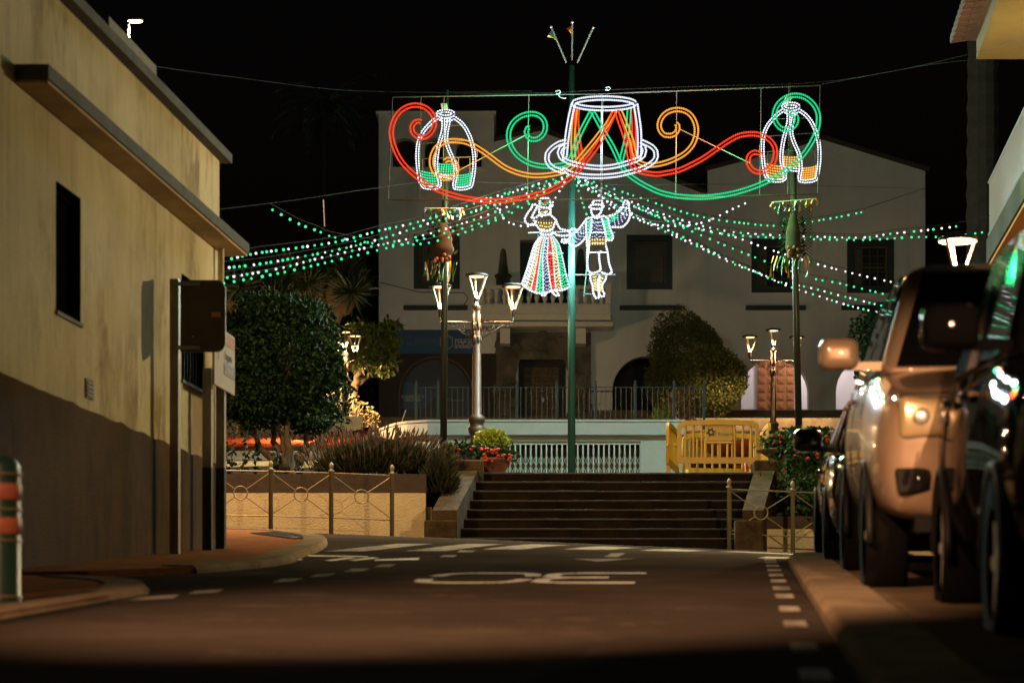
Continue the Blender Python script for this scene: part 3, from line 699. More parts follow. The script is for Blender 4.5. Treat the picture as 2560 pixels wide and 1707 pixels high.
# timber doors with raised panels
def door(x0, x1, yt, yb, Y, rows, m, mp, frame=True, Yp=YF):
    xa, za = XZ(x0, yb, Yp); xb, zb = XZ(x1, yt, Yp)
    d = MB().box((xa, Y, za), (xb, Y+.06, zb)).build('door', m, th)
    lw = (xb-xa)/2
    MB().box(((xa+xb)/2-.012, Y-.008, za), ((xa+xb)/2+.012, Y-.001, zb)).build('meeting_strip', mp, d)
    for c in range(4):
        for r in range(rows):
            cx = xa + (c+.5)*(xb-xa)/4; cz = za + (r+.5)*(zb-za)/rows
            wx, wz = (xb-xa)/4*.36, (zb-za)/rows*.34
            b = MB()
            for s, yy, y2 in ((1, Y-.03, Y), (.55, Y-.05, Y-.03)):
                b.hexa([(cx-wx*s,y2,cz-wz*s),(cx+wx*s,y2,cz-wz*s),(cx+wx*s,y2,cz+wz*s),(cx-wx*s,y2,cz+wz*s),(cx-wx*s*.8,yy,cz-wz*s*.8),(cx+wx*s*.8,yy,cz-wz*s*.8),(cx+wx*s*.8,yy,cz+wz*s*.8),(cx-wx*s*.8,yy,cz+wz*s*.8)])
            b.build('panel', mp, d)
    return d
door(1893, 1986, 880, 1025, YB-.09, 7, M['wood'], M['wood'], Yp=YB-.09)
dd = door(1311, 1398, 913, 1075, YF+.50, 8, M['wood_dark'], M['wood_dark'])
MB().box((XZ(1296,0)[0]-.05, YF+.56, XZ(0,1080)[1]), (XZ(1415,0)[0]+.05, YF+.62, XZ(0,890)[1])).build('door_surround', M['black'], th)
MB().box((XZ(1356,0)[0], YF+.485, XZ(0,1001)[1]), (XZ(1361,0)[0], YF+.49, XZ(0,990)[1])).build('notice', emit('glowing_notice', (.5,.7,.8), .12, False), dd)  # notice glows faintly by itself, with no lamp in it
# stone portal
px = [(1241,1080),(1241,832),(1477,832),(1477,1080),(1421,1080),(1421,935),(1409,900),(1300,900),(1290,935),(1290,1080)]
b = MB(); q = [XZ(*p) for p in px]
o = holed('portal', q, [], .14, M['stone'], th, YF-.16)
rb = MB()
for i in range(46):
    side = i % 3
    x = random.uniform(1246,1285) if side == 0 else random.uniform(1426,1472) if side == 1 else random.uniform(1250,1470)
    y = random.uniform(850,1060) if side < 2 else random.uniform(838,888)
    cx, cz = XZ(x, y); MB().ico((cx, YF-.17, cz), random.uniform(.12,.28), 1, (1,.35,random.uniform(.6,1.1))).build('stone', M['stone'], o)
# vinyl cladding of the police office, banner with lettering
pan = [XZ(*p) for p in ((947,1120),(947,884),(1240,884),(1240,1120))]
holed('cladding', pan, [archpx(1003,1179,897,1118)], .03, M['maroon'], th, YF-.035)
at_ = archpx(999,1183,893,1060, 24); ring = [(x, YF-.05, z) for x, z in at_]
MB().tube(ring, .035, 6).build('arch_trim', mat('brown_trim', (.11,.07,.045), .6), th)
ap = MB().box((XZ(995,0)[0], YF+.30, XZ(0,1080)[1]), (XZ(1187,0)[0], YF+.33, XZ(0,890)[1])).build('printed_panel', M['navy'], th)
MB().quad(*[(XZ(x,y)[0], YF+.296, XZ(x,y)[1]) for x, y in ((1001,945),(1095,980),(1060,1018),(1001,1020))]).build('blue_shape', M['blue2'], ap)
lettering('SEGURIDAD Y\nCERCANA', .115, (XZ(1030,0)[0], YF+.29, XZ(0,993)[1]), M['text'], ap, bold=.001)
lettering('El Rosario', .13, (XZ(1138,0)[0], YF+.29, XZ(0,997)[1]), M['text_dim'], ap)
bn = MB().box((XZ(947,0)[0], YF-.045, XZ(0,884)[1]+.004), (XZ(1183,0)[0], YF-.015, XZ(0,825)[1])).build('banner', M['blue'], th)
lettering('JEFATURA', .165, (XZ(1097,0)[0], YF-.048, XZ(0,852)[1]), M['text_dim'], bn, align='RIGHT')
lettering('DE LA ESPERANZA', .12, (XZ(1097,0)[0], YF-.048, XZ(0,859.5)[1]), M['text_dim'], bn, align='RIGHT')
for tx, y, sz in (('POLICIA',852.5,.155), ('LOCAL',861,.19), ('EL ROSARIO',868.5,.096)): lettering(tx, sz, (XZ(1137,0)[0], YF-.048, XZ(0,y)[1]), M['text'], bn, align='LEFT', bold=.004)
cx, cz = XZ(1116, 855)
hx = [(cx+.22*math.cos(R(a)), YF-.05, cz+.26*math.sin(R(a))) for a in range(30,390,60)]
MB().tube(hx, .012, 4, True).build('emblem', M['text'], bn)
MB().tube([(cx+.17*math.cos(R(a)), YF-.05, cz+.21*math.sin(R(a))) for a in (30,90)], .01, 4).build('emblem', M['text'], bn)
# ledges under the windows
for xa, xb in ((1009,1169),(1549,1704),(1864,2013),(2103,2235)):
    bevel(MB().box((XZ(xa,0)[0], YF-.16, XZ(0,776)[1]), (XZ(xb,0)[0], YF-.003, XZ(0,765)[1])).build('window_ledge', M['darkframe'], th), .01)
# windows: dark surround, timber sash, separate panes
gl = mat('curtained_pane', (.10,.105,.10), .15); gl2 = mat('dark_pane', (.02,.024,.024), .1)
for wi, (xa, xb, ya, yb) in enumerate(WIN):
    (X0, Z0), (X1, Z1) = XZ(xa, yb), XZ(xb, ya)
    fr = MB(); e = .17; Yw = YF-.03
    fr.box((X0-.02,Yw,Z0-.02),(X0+e,Yw+.2,Z1+.02)).box((X1-e,Yw,Z0-.02),(X1+.02,Yw+.2,Z1+.02)).box((X0+e,Yw+.003,Z1-e),(X1-e,Yw+.197,Z1+.02)).box((X0+e,Yw+.003,Z0-.02),(X1-e,Yw+.197,Z0+e*.8))
    wo = fr.build('window', M['darkframe'], th)
    a0, a1, c0_, c1_ = X0+e, X1-e, Z0+e*.8, Z1-e
    s = MB(); t = .06; Ys = YF+.10
    s.box((a0,Ys,c0_),(a0+t,Ys+.06,c1_)).box((a1-t,Ys,c0_),(a1,Ys+.06,c1_)).box((a0+t,Ys+.002,c1_-t),(a1-t,Ys+.058,c1_)).box((a0+t,Ys+.002,c0_),(a1-t,Ys+.058,c0_+t)).box((a0+t,Ys+.004,(c0_+c1_)/2-.03),(a1-t,Ys+.056,(c0_+c1_)/2+.03))
    nc, nr = 4, 5
    for k in range(1, nc): x = a0+t+(a1-a0-2*t)*k/nc; s.box((x-.012,Ys+.01,c0_+t),(x+.012,Ys+.05,c1_-t))
    for k in range(1, nr): z = c0_+t+(c1_-c0_-2*t)*k/nr; s.box((a0+t,Ys+.012,z-.011),(a1-t,Ys+.048,z+.011))
    s.build('sash', M['wood_dark'], wo)
    for c in range(nc):
        for r in range(nr):
            xa_, xb_ = a0+t+(a1-a0-2*t)*c/nc, a0+t+(a1-a0-2*t)*(c+1)/nc; za_, zb_ = c0_+t+(c1_-c0_-2*t)*r/nr, c0_+t+(c1_-c0_-2*t)*(r+1)/nr
            lit = (wi in (0, 1)) or (c == 0)
            MB().box((xa_+.013,Ys+.025,za_+.012),(xb_-.013,Ys+.033,zb_-.012)).build('pane', gl if lit else gl2, wo)
# balcony
zb0 = XZ(0,801,75)[1]
def bx(x0, x1, y0, y1, Ya, Yb, nm, m, par): return MB().box((P(x0,0,75)[0], Ya, P(0,y1,75)[2]), (P(x1,0,75)[0], Yb, P(0,y0,75)[2])).build(nm, m, par)
bal = bx(1194,1526,760,800, 75.02, 75.98, 'balcony', M['facade_trim'], th)
for x in range(1204,1510,41): bx(x, x+33, 766, 780, 75.0, 75.018, 'raised_panel', M['facade_trim'], bal)
bevel(bx(1186,1535,803,817, 74.9, 75.975, 'moulding', M['facade_trim'], bal), .05)
bx(1190,1530,785,787, 74.985, 75.97, 'moulding', M['facade_trim'], bal)
bx(1196,1527,713,722, 75.0, 75.2, 'top_rail', M['facade_trim'], bal)
bx(1196,1210,722.2,759.8, 75.0, 75.2, 'pier', M['facade_trim'], bal); bx(1513,1527,706,759.8, 74.99, 75.21, 'pier', M['facade_trim'], bal)
hb = (759.8-722.2)/F*75
bp = MB().lathe([(.07,0),(.07,.05),(.04,.07),(.075,.16),(.085,.22),(.05,.34),(.045,hb-.1),(.07,hb-.05),(.07,hb)], (0,0,0), 10).mesh('baluster'); bp.materials.append(M['facade_trim'])
for k in range(15): inst(bp, 'baluster', bal, P(1221+k*20.2, 759.8, 75.0)[:1] + (75.1,) + P(0,759.8,75)[2:])
for x in (1250,1440): bx(x, x+25, 819, 857, 75.1, 75.99, 'corbel', M['facade_trim'], bal)
# stone finials either side of the balcony door
for x in (1258,1452):
    b = MB(); cx, cz = XZ(x, 700)
    b.lathe([(.22,-.2),(.22,.05),(.27,.08),(.27,.16),(.20,.2)], (cx, YF-.0, cz), 4).lathe([(.17,.2),(.09,.9),(.06,.96),(0,1.0)], (cx, YF-.0, cz), 4)
    b.build('finial', M['stone'], th)
MB().tube([(XZ(950,0)[0],YF-.02,XZ(0,706)[1]),(XZ(1050,0)[0],YF-.02,XZ(0,731)[1]),(XZ(1160,0)[0],YF-.02,XZ(0,732)[1]),(XZ(1170,0)[0],YF-.02,XZ(0,745)[1]),(XZ(1160,0)[0],YF-.02,XZ(0,763)[1])], .012, 4).build('cable', M['wire'], th)
MB().box((XZ(1480,0)[0], YF-.1, XZ(0,1190)[1]), (x1+.05, YF-.004, XZ(0,1026)[1])).build('plinth', M['stringer'], th)
MB().box((XZ(1478,0)[0], YF-.012, XZ(0,980)[1]), (XZ(1530,0)[0], YF-.004, XZ(0,976)[1])).build('dado_line', M['darkframe'], th)

# ================================================================ terrace wall with folding gate, railing
tw = thing('terrace_wall', 'white curved terrace wall with pale folding gate', 'wall', (1, 53.7, ZP))
zc0, zc1 = 5.60, 5.93
def wallstrip(pts, z0, z1, th_, nm, m, par):
    b = MB(); n = len(pts); out = []
    for i, p in enumerate(pts):
        d = (Vector(pts[min(i+1,n-1)]) - Vector(pts[max(i-1,0)])).normalized(); nn = Vector((d.y, -d.x))
        out.append((p[0]+nn.x*th_, p[1]+nn.y*th_))
    vs = [(x,y,z0) for x,y in pts]+[(x,y,z1) for x,y in pts]+[(x,y,z0) for x,y in out]+[(x,y,z1) for x,y in out]
    fs = []
    for i in range(n-1): fs += [(i,i+1,n+i+1,n+i),(2*n+i,3*n+i,3*n+i+1,2*n+i+1),(n+i,n+i+1,3*n+i+1,3*n+i),(i,2*n+i,2*n+i+1,i+1)]
    fs += [(0,n,3*n,2*n),(n-1,3*n-1,4*n-1,2*n-1)]
    return b.add(vs, fs).build(nm, m, par)
line = [tuple(p[:2]) for p in spline([(x,y,0) for x,y in terr], .35)]
back = [(x, y+.22) for x, y in line]
gx0, gx1 = P(1262,0,53.8)[0], P(1602,0,53.8)[0]
right_part = [p for p in back if p[0] > gx1]; left_part = [p for p in back if p[0] < gx0]
right_part = right_part + [(gx1, 54.02)]; left_part = [(gx0, 54.02)] + left_part
for pp in (right_part, left_part): wallstrip(pp, ZP-.3, 5.6, -.2, 'wall_face', M['mint'], tw)
wallstrip([(gx1,54.02),(gx0,54.02)], 5.50, 5.6, -.2, 'lintel', M['mint'], tw)
wallstrip(line, zc0+.002, zc1-.05, -.35, 'fascia', M['mint'], tw)
wallstrip([(x, y-.03) for x, y in line], zc1-.048, zc1, -.4, 'capping', M['mint'], tw)
MB().box((gx0-.1, 55.3, ZP), (gx1+.1, 55.4, 5.5)).build('store_back', M['stringer'], tw)
gt = MB().box((gx0, 53.98, 5.44), (gx1, 54.04, 5.497)).build('gate', M['gate'], tw)
nb = 26; stp = (gx1-gx0)/nb
for k in range(nb+1):
    MB().box((gx0+k*stp-.017, 53.985, ZP), (gx0+k*stp+.017, 54.015, 5.439)).build('bar', M['gate'], gt)
lx = MB().tube([(0,0,0),(stp,0,.24)], .009, 4).mesh('lattice_bar'); lx.materials.append(M['gate'])
lx2 = MB().tube([(0,0,.24),(stp,0,0)], .009, 4).mesh('lattice_bar'); lx2.materials.append(M['gate'])
for k in range(nb):
    for z in (4.72, 4.96, 3.85): inst(lx, 'lattice_bar', gt, (gx0+k*stp, 53.97, z)); inst(lx2, 'lattice_bar', gt, (gx0+k*stp, 53.975, z))
tr = thing('terrace_railing', 'dark green iron railing on top of the terrace wall', 'railing', (1, 54.4, 5.93))
rl = [(P(x,0,54.5)[0], 54.5) for x in (1760,1685,1588,1489,1392,1292,1193,1095,1040)]
for x, y in rl: MB().box((x-.03,y-.03,zc1-.1),(x+.03,y+.03,zc1+.93)).box((x-.022,y-.022,zc1+.93),(x+.022,y+.022,zc1+1.0)).build('post', M['rail'], tr)
for h in (.10,.84): MB().box((rl[-1][0],54.49,zc1+h),(rl[0][0],54.51,zc1+h+.02)).build('rail', M['rail'], tr)
bm_ = MB().tube([(0,0,.1),(0,0,.84)], .008, 5).lathe([(.008,.46),(.018,.47),(.018,.49),(.008,.5)], (0,0,0), 6).mesh('baluster'); bm_.materials.append(M['rail'])
bm2 = MB().tube([(0,0,.1),(0,0,.84)], .008, 5).mesh('baluster'); bm2.materials.append(M['rail'])
xx = rl[-1][0]+.1; k = 0
while xx < rl[0][0]-.05:
    if all(abs(xx-p[0]) > .06 for p in rl): inst(bm_ if k % 3 == 1 else bm2, 'baluster', tr, (xx, 54.5, zc1))
    xx += .119; k += 1
MB().tube([(P(1016,0,55)[0],56.5,5.6),(P(978,0,55)[0],55.8,5.55),(P(1014,0,55)[0],55.2,6.35)], .015, 5).build('handrail', M['alu'], tr)
bevel(MB().box((P(1074,0,57)[0],57,ZT-.02),(P(1093,0,57)[0],57.3,ZT+.42)).build('crate', M['yellow']), .02)
tag(bpy.data.objects['crate'], 'small orange-yellow box on the terrace behind the railing', 'box')

# ================================================================ pink house behind the garden
ph = thing('pink_house', 'dim pink house with scalloped awning beside the town hall', 'house', P(900, 800, 84))
def pq(x0,x1,y0,y1,Y,d,nm,m,par): return MB().box((P(x0,0,Y)[0],Y,P(0,y1,Y)[2]),(P(x1,0,Y)[0],Y+d,P(0,y0,Y)[2])).build(nm,m,par)
pq(700,946,640,1050,84,6,'wall',M['pink'],ph)
for (a,b_,c,d) in ((920,945,730,772),(920,945,778,812),(860,885,740,810)): pq(a,b_,c,d,83.95,.04,'window',M['glass_dark'],ph)
b = MB(); 
for k in range(20):
    xa = P(870+k*3.8,0,83)[0]; xb = P(870+(k+1)*3.8,0,83)[0]; zt, zm = P(0,622,84)[2], P(0,636+2.5*abs(math.sin(k*1.6)),83)[2]
    b.quad((xa,84,zt),(xb,84,zt),(xb,83.0,zm),(xa,83.0,zm))
b.build('awning', M['tile_dark'], ph)
# ================================================================ lamp posts
def lantern(par, x, z, watts, down=True, cone=154):
    """V-shaped lantern whose tip sits at (x, 0, z) in the post's own frame"""
    ln = MB().lathe([(.0,.47),(.10,.465),(.205,.44),(.215,.425),(.21,.40),(.17,.395),(.165,.41),(.0,.412)], (x,0,z), 20).build('lantern', M['lantern'], par, True, local=True)
    MB().lathe([(.0,.394),(.135,.394),(.135,.408),(.0,.408)], (x,0,z), 20).build('light_panel', M['em_lamp'], ln, local=True)
    for a in (100, 220, 340):
        c, s = math.cos(R(a)), math.sin(R(a)); w_ = .016
        n = Vector((-s, c, 0))*w_; r_ = Vector((c, s, 0))
        p = [Vector((x,0,z)) + r_*q + Vector((0,0,h)) for q, h in ((.028,.0),(.05,.0),(.205,.42),(.175,.42))]
        b = MB(); b.hexa([tuple(p[0]-n),tuple(p[1]-n),tuple(p[1]+n),tuple(p[0]+n),tuple(p[3]-n),tuple(p[2]-n),tuple(p[2]+n),tuple(p[3]+n)])
        b.build('strut', M['strut'], ln, local=True)
    MB().lathe([(.03,-.14),(.04,-.13),(.045,-.03),(.052,-.02),(.052,.0),(.03,.01)], (x,0,z), 12).build('holder', M['iron'], ln, True, local=True)
    if down:
        ld = bpy.data.lights.new('lantern_light', 'SPOT'); ld.energy = watts; ld.color = (1,.66,.34); ld.spot_size = R(cone); ld.spot_blend = .2; ld.shadow_soft_size = .04
        lt = bpy.data.objects.new('lantern_light', ld); COL.objects.link(lt); lt.location = (x, 0, z+.13)
    else: lt = lamp_light('lantern_light', (x, 0, z+.13), None, watts, (1,.74,.42), rad=.06)
    lt.parent = ln
    return ln
def scroll_pts(cx, cz, r0, r1, a0, a1, n=18):
    return [(cx + (r0+(r1-r0)*i/n)*math.cos(R(a0+(a1-a0)*i/n)), 0, cz + (r0+(r1-r0)*i/n)*math.sin(R(a0+(a1-a0)*i/n))) for i in range(n+1)]
def triple_lamp(label, loc, rotz, watts, cone=154):
    t = thing('lamp_post', label, 'street lamp', loc, 'three-armed lamp posts around the plaza', (0,0,rotz))
    sh = MB().lathe([(.20,-.3),(.20,.12),(.16,.18),(.13,.3),(.115,.9),(.12,1.12),(.15,1.17),(.165,1.24),(.13,1.27),(.125,1.34),(.15,1.36),(.155,1.43),(.12,1.47),(.085,1.5),(.078,2.6),(.066,2.62),
                     (.066,3.22),(.075,3.30),(.055,3.34),(.075,3.40),(.09,3.46),(.05,3.48),(.045,3.57)], (0,0,0), 20).build('shaft', M['iron'], t, True, local=True)
    for a in range(0,360,60):
        c, s = math.cos(R(a)), math.sin(R(a))
        for z in (2.86, 3.10): MB().ico((c*.062,s*.062,z), .05, 1, (.7,.7,2.2)).build('leaf_ornament', M['iron'], sh, True, local=True)
    for sx in (-1, 1):
        ar = MB().tube([(0,0,3.17),(sx*.66,0,3.17),(sx*.66,0,3.27)], .022, 8).build('arm', M['iron'], t, True, local=True)
        b = MB().tube([(sx*.06,0,2.85),(sx*.52,0,3.15)], .010, 6)
        b.tube([(sx*p[0],0,p[2]) for p in scroll_pts(.26, 3.07, .075, .015, -130, 430)], .009, 5)
        b.tube([(sx*p[0],0,p[2]) for p in scroll_pts(.14, 2.98, .06, .012, 60, 560)], .009, 5)
        b.tube([(sx*p[0],0,p[2]) for p in scroll_pts(.40, 3.12, .042, .01, 180, 700)], .008, 5)
        b.tube([(sx*p[0],0,p[2]) for p in scroll_pts(.56, 3.12, .04, .01, 90, -300)], .009, 5)
        b.build('scrollwork', M['iron'], ar, True, local=True)
        for k in (.14,.34,.52): MB().ico((sx*k,0,3.17), .028, 1).build('knop', M['iron'], ar, True, local=True)
        lantern(t, sx*.66, 3.41, watts, True, cone)
    lantern(t, 0, 3.60, watts, True, cone)
    return t
LW = 950
triple_lamp('tall bronze three-lantern lamp post in front of the white terrace wall', (P(1192,0,44)[0], 44, ZP), 0, LW*.7)
triple_lamp('bronze three-lantern lamp post in front of the arcade timber door', (P(1933,0,67)[0], 67, 5.9), R(4), LW*.95, 168)
triple_lamp('bronze three-lantern lamp post half hidden by the round tree', (P(862,0,64)[0], 64, 5.42), R(-62), LW*1.3, 176)
sl = thing('lamp_post', 'single glowing lantern standing behind the silver car roof', 'street lamp', (P(2395,0,26)[0], 26, 1.3))
MB().lathe([(.16,0),(.16,.1),(.09,.2),(.07,1.2),(.055,2.9),(.06,2.95),(.05,3.0)], (0,0,0), 16).build('shaft', M['iron'], sl, True, local=True)
lantern(sl, 0, 3.10, 2600, False)
# sodium lamp above the street house
dl = thing('lamp_post', 'far sodium street lamp glowing above the house roof', 'street lamp', P(321, 95, 34))
o_ = OFF[dl.name]
MB().tube([(o_[0],o_[1],2),(o_[0],o_[1],o_[2]+.1),(o_[0],o_[1],P(0,58,34)[2]),(o_[0]+.03,o_[1],P(0,52,34)[2])], .02, 8).build('pole', M['post_dark'], dl)
MB().ico(P(338,50,34), .12, 2, (1,.7,.22)).build('head', M['lantern'], dl, True)
MB().ico(P(338,54,34), .11, 2, (1,.6,.22)).build('lamp_glass', M['em_sodium'], dl, True)
ld = bpy.data.lights.new('sodium_light', 'SPOT'); ld.energy = 3800; ld.color = (1,.62,.30); ld.spot_size = R(150); ld.spot_blend = .3; ld.shadow_soft_size = .1
lo_ = bpy.data.objects.new('sodium_light', ld); COL.objects.link(lo_); lo_.parent = dl; q_ = P(338,62,34); lo_.location = [q_[i]-o_[i] for i in range(3)]
# unseen street lamp added beside the photographer, its cone shaped to the road band
LX = Vector((-4.0, 1.0, 6.0))
bl_ = thing('lamp_post', 'unseen street lamp added beside the viewpoint to light the road', 'street lamp', (-4.75, .9, G(-4.75,.9)+.06))
MB().tube([(-4.75,.9,-1),(-4.75,.9,5.9),(-4.6,.93,6.12),(-4.1,1,6.15)], [.09,.06,.05,.04], 10).build('pole', M['post'], bl_, True)
MB().ico((LX.x,LX.y,6.15), .3, 2, (1,.7,.3)).build('head', M['lantern'], bl_, True)
MB().ico((LX.x,LX.y,6.10), .22, 2, (1,.6,.25)).build('lamp_glass', M['em_sodium'], bl_, True)
def beam(par, loc, aim, watts, half, blend, col):
    ld = bpy.data.lights.new('beam', 'SPOT'); ld.energy = watts; ld.color = col; ld.spot_size = R(2*half); ld.spot_blend = blend; ld.shadow_soft_size = .08
    o = bpy.data.objects.new('beam', ld); COL.objects.link(o); o.parent = par
    o.location = [loc[i]-OFF[par.name][i] for i in range(3)]; o.rotation_euler = (Vector(aim)-Vector(loc)).to_track_quat('-Z','Y').to_euler()
beam(bl_, (LX.x, LX.y, 5.98), (0,12.0,.35), 19000, 12.5, 1.0, (1,.50,.25))
b2 = thing('lamp_post', 'unseen street lamp added behind the viewpoint to light the silver car', 'street lamp', (3.6, -10.2, G(3.6,-10.2)))
MB().tube([(3.6,-10.2,-2),(3.6,-10.2,5.0),(3.3,-10.1,5.25),(1.6,-10,5.25)], [.09,.06,.05,.04], 10).build('pole', M['post'], b2, True)
MB().ico((1.5,-10,5.2), .3, 2, (1,.7,.3)).build('head', M['lantern'], b2, True)
MB().ico((1.5,-10,5.13), .22, 2, (1,.6,.25)).build('lamp_glass', M['em_sodium'], b2, True)
beam(b2, (1.5,-10,5.0), (1.75, 10, 5.0-20*math.tan(R(9.6))), 21000, 3.6, .5, (1,.55,.29))  # narrow added beam, kept to the silver car's front

# unseen low garden lamps, added to light the beds and planting
def added_garden_lamp(label, x, y, Y, zg, watts):
    p = (P(x,0,Y)[0], Y, zg); t = thing('added_garden_lamp', label, 'lamp', p, 'unseen low garden lamps added in the gravel beds')
    zl = P(0,y,Y)[2]
    MB().lathe([(.05,-.1),(.05,zl-zg-.1),(.06,zl-zg-.09),(.06,zl-zg-.06)], p, 12).build('stem', M['lantern'], t, True)
    MB().lathe([(.045,zl-zg-.055),(.045,zl-zg+.055)], p, 12).build('glass', M['em_lamp'], t, True)
    MB().lathe([(.09,zl-zg+.06),(.08,zl-zg+.08),(.0,zl-zg+.10)], p, 12).build('cap', M['lantern'], t, True)
    lamp_light('added_garden_light', (p[0], p[1]-.12, zl), t, watts, (1,.58,.26), .05)
added_garden_lamp('unseen low garden lamp assumed behind the round tree crown', 742, 1030, 54, 5.4, 520)  # no lamp is visible here; assumed from the lit red gravel
added_garden_lamp('unseen low garden lamp assumed behind the geranium bush', 1985, 1135, 57, 5.3, 420)  # unseen lamp, assumed from the light on the right-hand wall and gravel
added_garden_lamp('unseen low garden lamp added to light the dragon tree', 735, 1000, 67.5, 6.6, 700)  # hidden extra lamp, added to brighten the tree and the house behind

# ================================================================ poles
def pole(label, x, Y, ytop, r, m, z0=ZP, x2=None):
    t = thing('light_pole', label, 'pole', (P(x,0,Y)[0], Y, z0))
    a = (P(x,0,Y)[0], Y, z0-.1); b = P(x2 or x, ytop, Y)
    MB().tube([a, b], [r*1.08, r*.85], 14).build('shaft', m, t, True)
    MB().lathe([(r*1.9,-.02),(r*1.9,.04),(r*1.2,.06),(r*1.2,.14)], (a[0],Y,z0), 12).build('base_collar', m, t)
    return t
pole('dark pole hung with a cape light beside the lavender bush', 1108, 39.5, 226, .055, M['pole_dark'], x2=1115)
pole('dark pole hung with a cape light beside the parked cars', 2000, 39.6, 208, .055, M['pole_dark'], x2=1978)
fp = pole('tall green central pole carrying three small flags', 1429, 44, 165, .068, M['pole_green'])
def flagm(nm, c): return mat(nm, c, .7)
fcol = {'y': flagm('flag_yellow', (.75,.5,.03)), 'b': flagm('flag_blue', (.06,.15,.30)), 'r': flagm('flag_red', (.65,.03,.02)), 'g': flagm('flag_green', (.04,.22,.05)), 'w': flagm('flag_white', (.6,.6,.55))}
for a, b, fl in (((1416,157),(1378,68), [('b',[(1379,75),(1371,88),(1384,93),(1381,78)]),('y',[(1371,88),(1369,93),(1381,95),(1394,104),(1385,86)])]),
                 ((1430,151),(1431,56), [('r',[(1430,63),(1416,72),(1422,75),(1430,73)]),('y',[(1422,75),(1430,73),(1430,84),(1426,84)]),('r',[(1426,84),(1430,84),(1430,95),(1428,92)])]),
                 ((1443,157),(1483,70), [('w',[(1481,70),(1484,71),(1475,92),(1471,90)]),('g',[(1471,90),(1475,92),(1465,107),(1463,105)])])):
    s = MB().tube([P(a[0],a[1],44), P(b[0],b[1],44)], .016, 8).build('flag_staff', M['alu'], fp)
    MB().ico(P(b[0],b[1],44), .03, 1).build('finial', M['alu'], s)
    for c, pl in fl:
        n = len(pl); f1 = [P(x,y,44+.05*math.sin(i*2)) for i, (x,y) in enumerate(pl)]; f2 = [(x,y+.008,z) for x,y,z in f1]
        MB().add(f1+f2, [tuple(range(n)), tuple(range(2*n-1,n-1,-1))] + [(i,(i+1)%n,n+(i+1)%n,n+i) for i in range(n)]).build('flag', fcol[c], s)

# ================================================================ rope-light motifs
oct_v = [(1,0,0),(-1,0,0),(0,1,0),(0,-1,0),(0,0,1),(0,0,-1)]; oct_f = [(0,2,4),(2,1,4),(1,3,4),(3,0,4),(2,0,5),(1,2,5),(3,1,5),(0,3,5)]
def beads(b, pts, gap, r):
    acc = 0; last = pts[0]
    for p in pts[1:]:
        d = (p-last).length
        while acc + d >= gap:
            t = (gap-acc)/d; last = last + (p-last)*t; d = (p-last).length; acc = 0
            b.add([(last.x+q[0]*r, last.y+q[1]*r, last.z+q[2]*r) for q in oct_v], oct_f)
        acc += d; last = p
def rope(nm, par, px, col, Y, double=True, half=4.4, tr=3.0, br=2.7, gap=5.4, smooth=True, closed=False, n=5):
    if closed: px = px + [px[0]]
    pp = spline([(x, y, 0) for x, y in px], 9) if smooth else [Vector((x,y,0)) for x,y in px]
    sc = Y / F; tb_, bb = MB(), MB()
    sides = (-half, half) if double else (0,)
    for sd in sides:
        q = []
        for i, p in enumerate(pp):
            d = pp[min(i+1,len(pp)-1)] - pp[max(i-1,0)]
            d = d.normalized() if d.length > 0 else Vector((1,0,0))
            q.append(Vector(P(p.x - d.y*sd, p.y + d.x*sd, Y)))
        tb_.tube(q, tr*.72*sc, n); beads(bb, q, gap*sc, br*.92*sc)
    o = tb_.build(nm, M['rope_'+col], par, True)
    tag(bb.build('leds', M['bead_'+col], o), kind='stuff')
    return o
Z3 = lambda l: [(940+x*.2636, 200+y*.2636) for x, y in l]
Z4 = lambda l: [(1480+x*.2636, 180+y*.2636) for x, y in l]
Z5 = lambda l: [(1400+x*.1658, 210+y*.1658) for x, y in l]
Z6 = lambda l: [(1240+x*.2168, 440+y*.2168) for x, y in l]
YBn = 38.9
bn_ = thing('light_banner', 'hanging light banner with coloured scrolls and a white hat', 'light display', P(1510, 500, YBn))
fr = [(981,243),(1500,235),(2051,214),(2045,485),(1560,499),(970,500)]
def bar(a, b, r, m, nm, par, Y): MB().tube([P(*a, Y), P(*b, Y)], r, 5).build(nm, m, par)
for a, b in zip(fr, fr[1:]+fr[:1]): bar(a, b, .010, M['frame_rust'] if a[1] > 400 else M['frame_steel'], 'frame_bar', bn_, YBn+.03)
for x, ya, yb in ((1052,242,500),(1322,238,500),(1504,236,499),(1507,236,499),(1692,229,492),(1903,220,488),(1973,217,487),(1110,241,500)): bar((x,ya),(x-3,yb), .007, M['frame_steel'], 'frame_bar', bn_, YBn+.04)
for a, b in (((1125,438),(1320,335)),((1697,322),(1875,408))): bar(a, b, .006, M['frame_steel'], 'frame_bar', bn_, YBn+.04)
rope('scroll', bn_, Z3([(430,400),(405,390),(370,400),(340,440),(345,490),(380,530),(430,548),(490,530),(535,480),(555,420),(545,350),(505,290),(450,255),(380,240),(310,250),(245,285),(195,340),(160,410),(145,490),(155,580),(190,680),(240,770),(310,850),(400,930),(500,1000),(620,1055),(760,1100),(900,1130),(1050,1145),(1200,1145),(1350,1125),(1500,1095),(1650,1045),(1800,960),(1900,880),(1965,800),(2060,680),(2140,560),(2200,440),(2260,310)]), 'red', YBn-.03)
rope('scroll', bn_, Z5([(850,400),(900,560),(970,760),(1020,950),(1060,1160),(1130,1280),(1230,1330)]) + Z4([(520,960),(620,970),(720,955),(830,930),(950,875),(1060,815),(1170,740),(1280,665),(1380,610),(1470,590),(1560,590),(1640,615),(1700,660),(1735,720),(1740,790),(1715,870),(1660,930),(1600,950),(1540,940),(1495,895),(1480,840),(1495,790),(1540,762),(1590,770),(1610,800)]), 'red', YBn-.03)
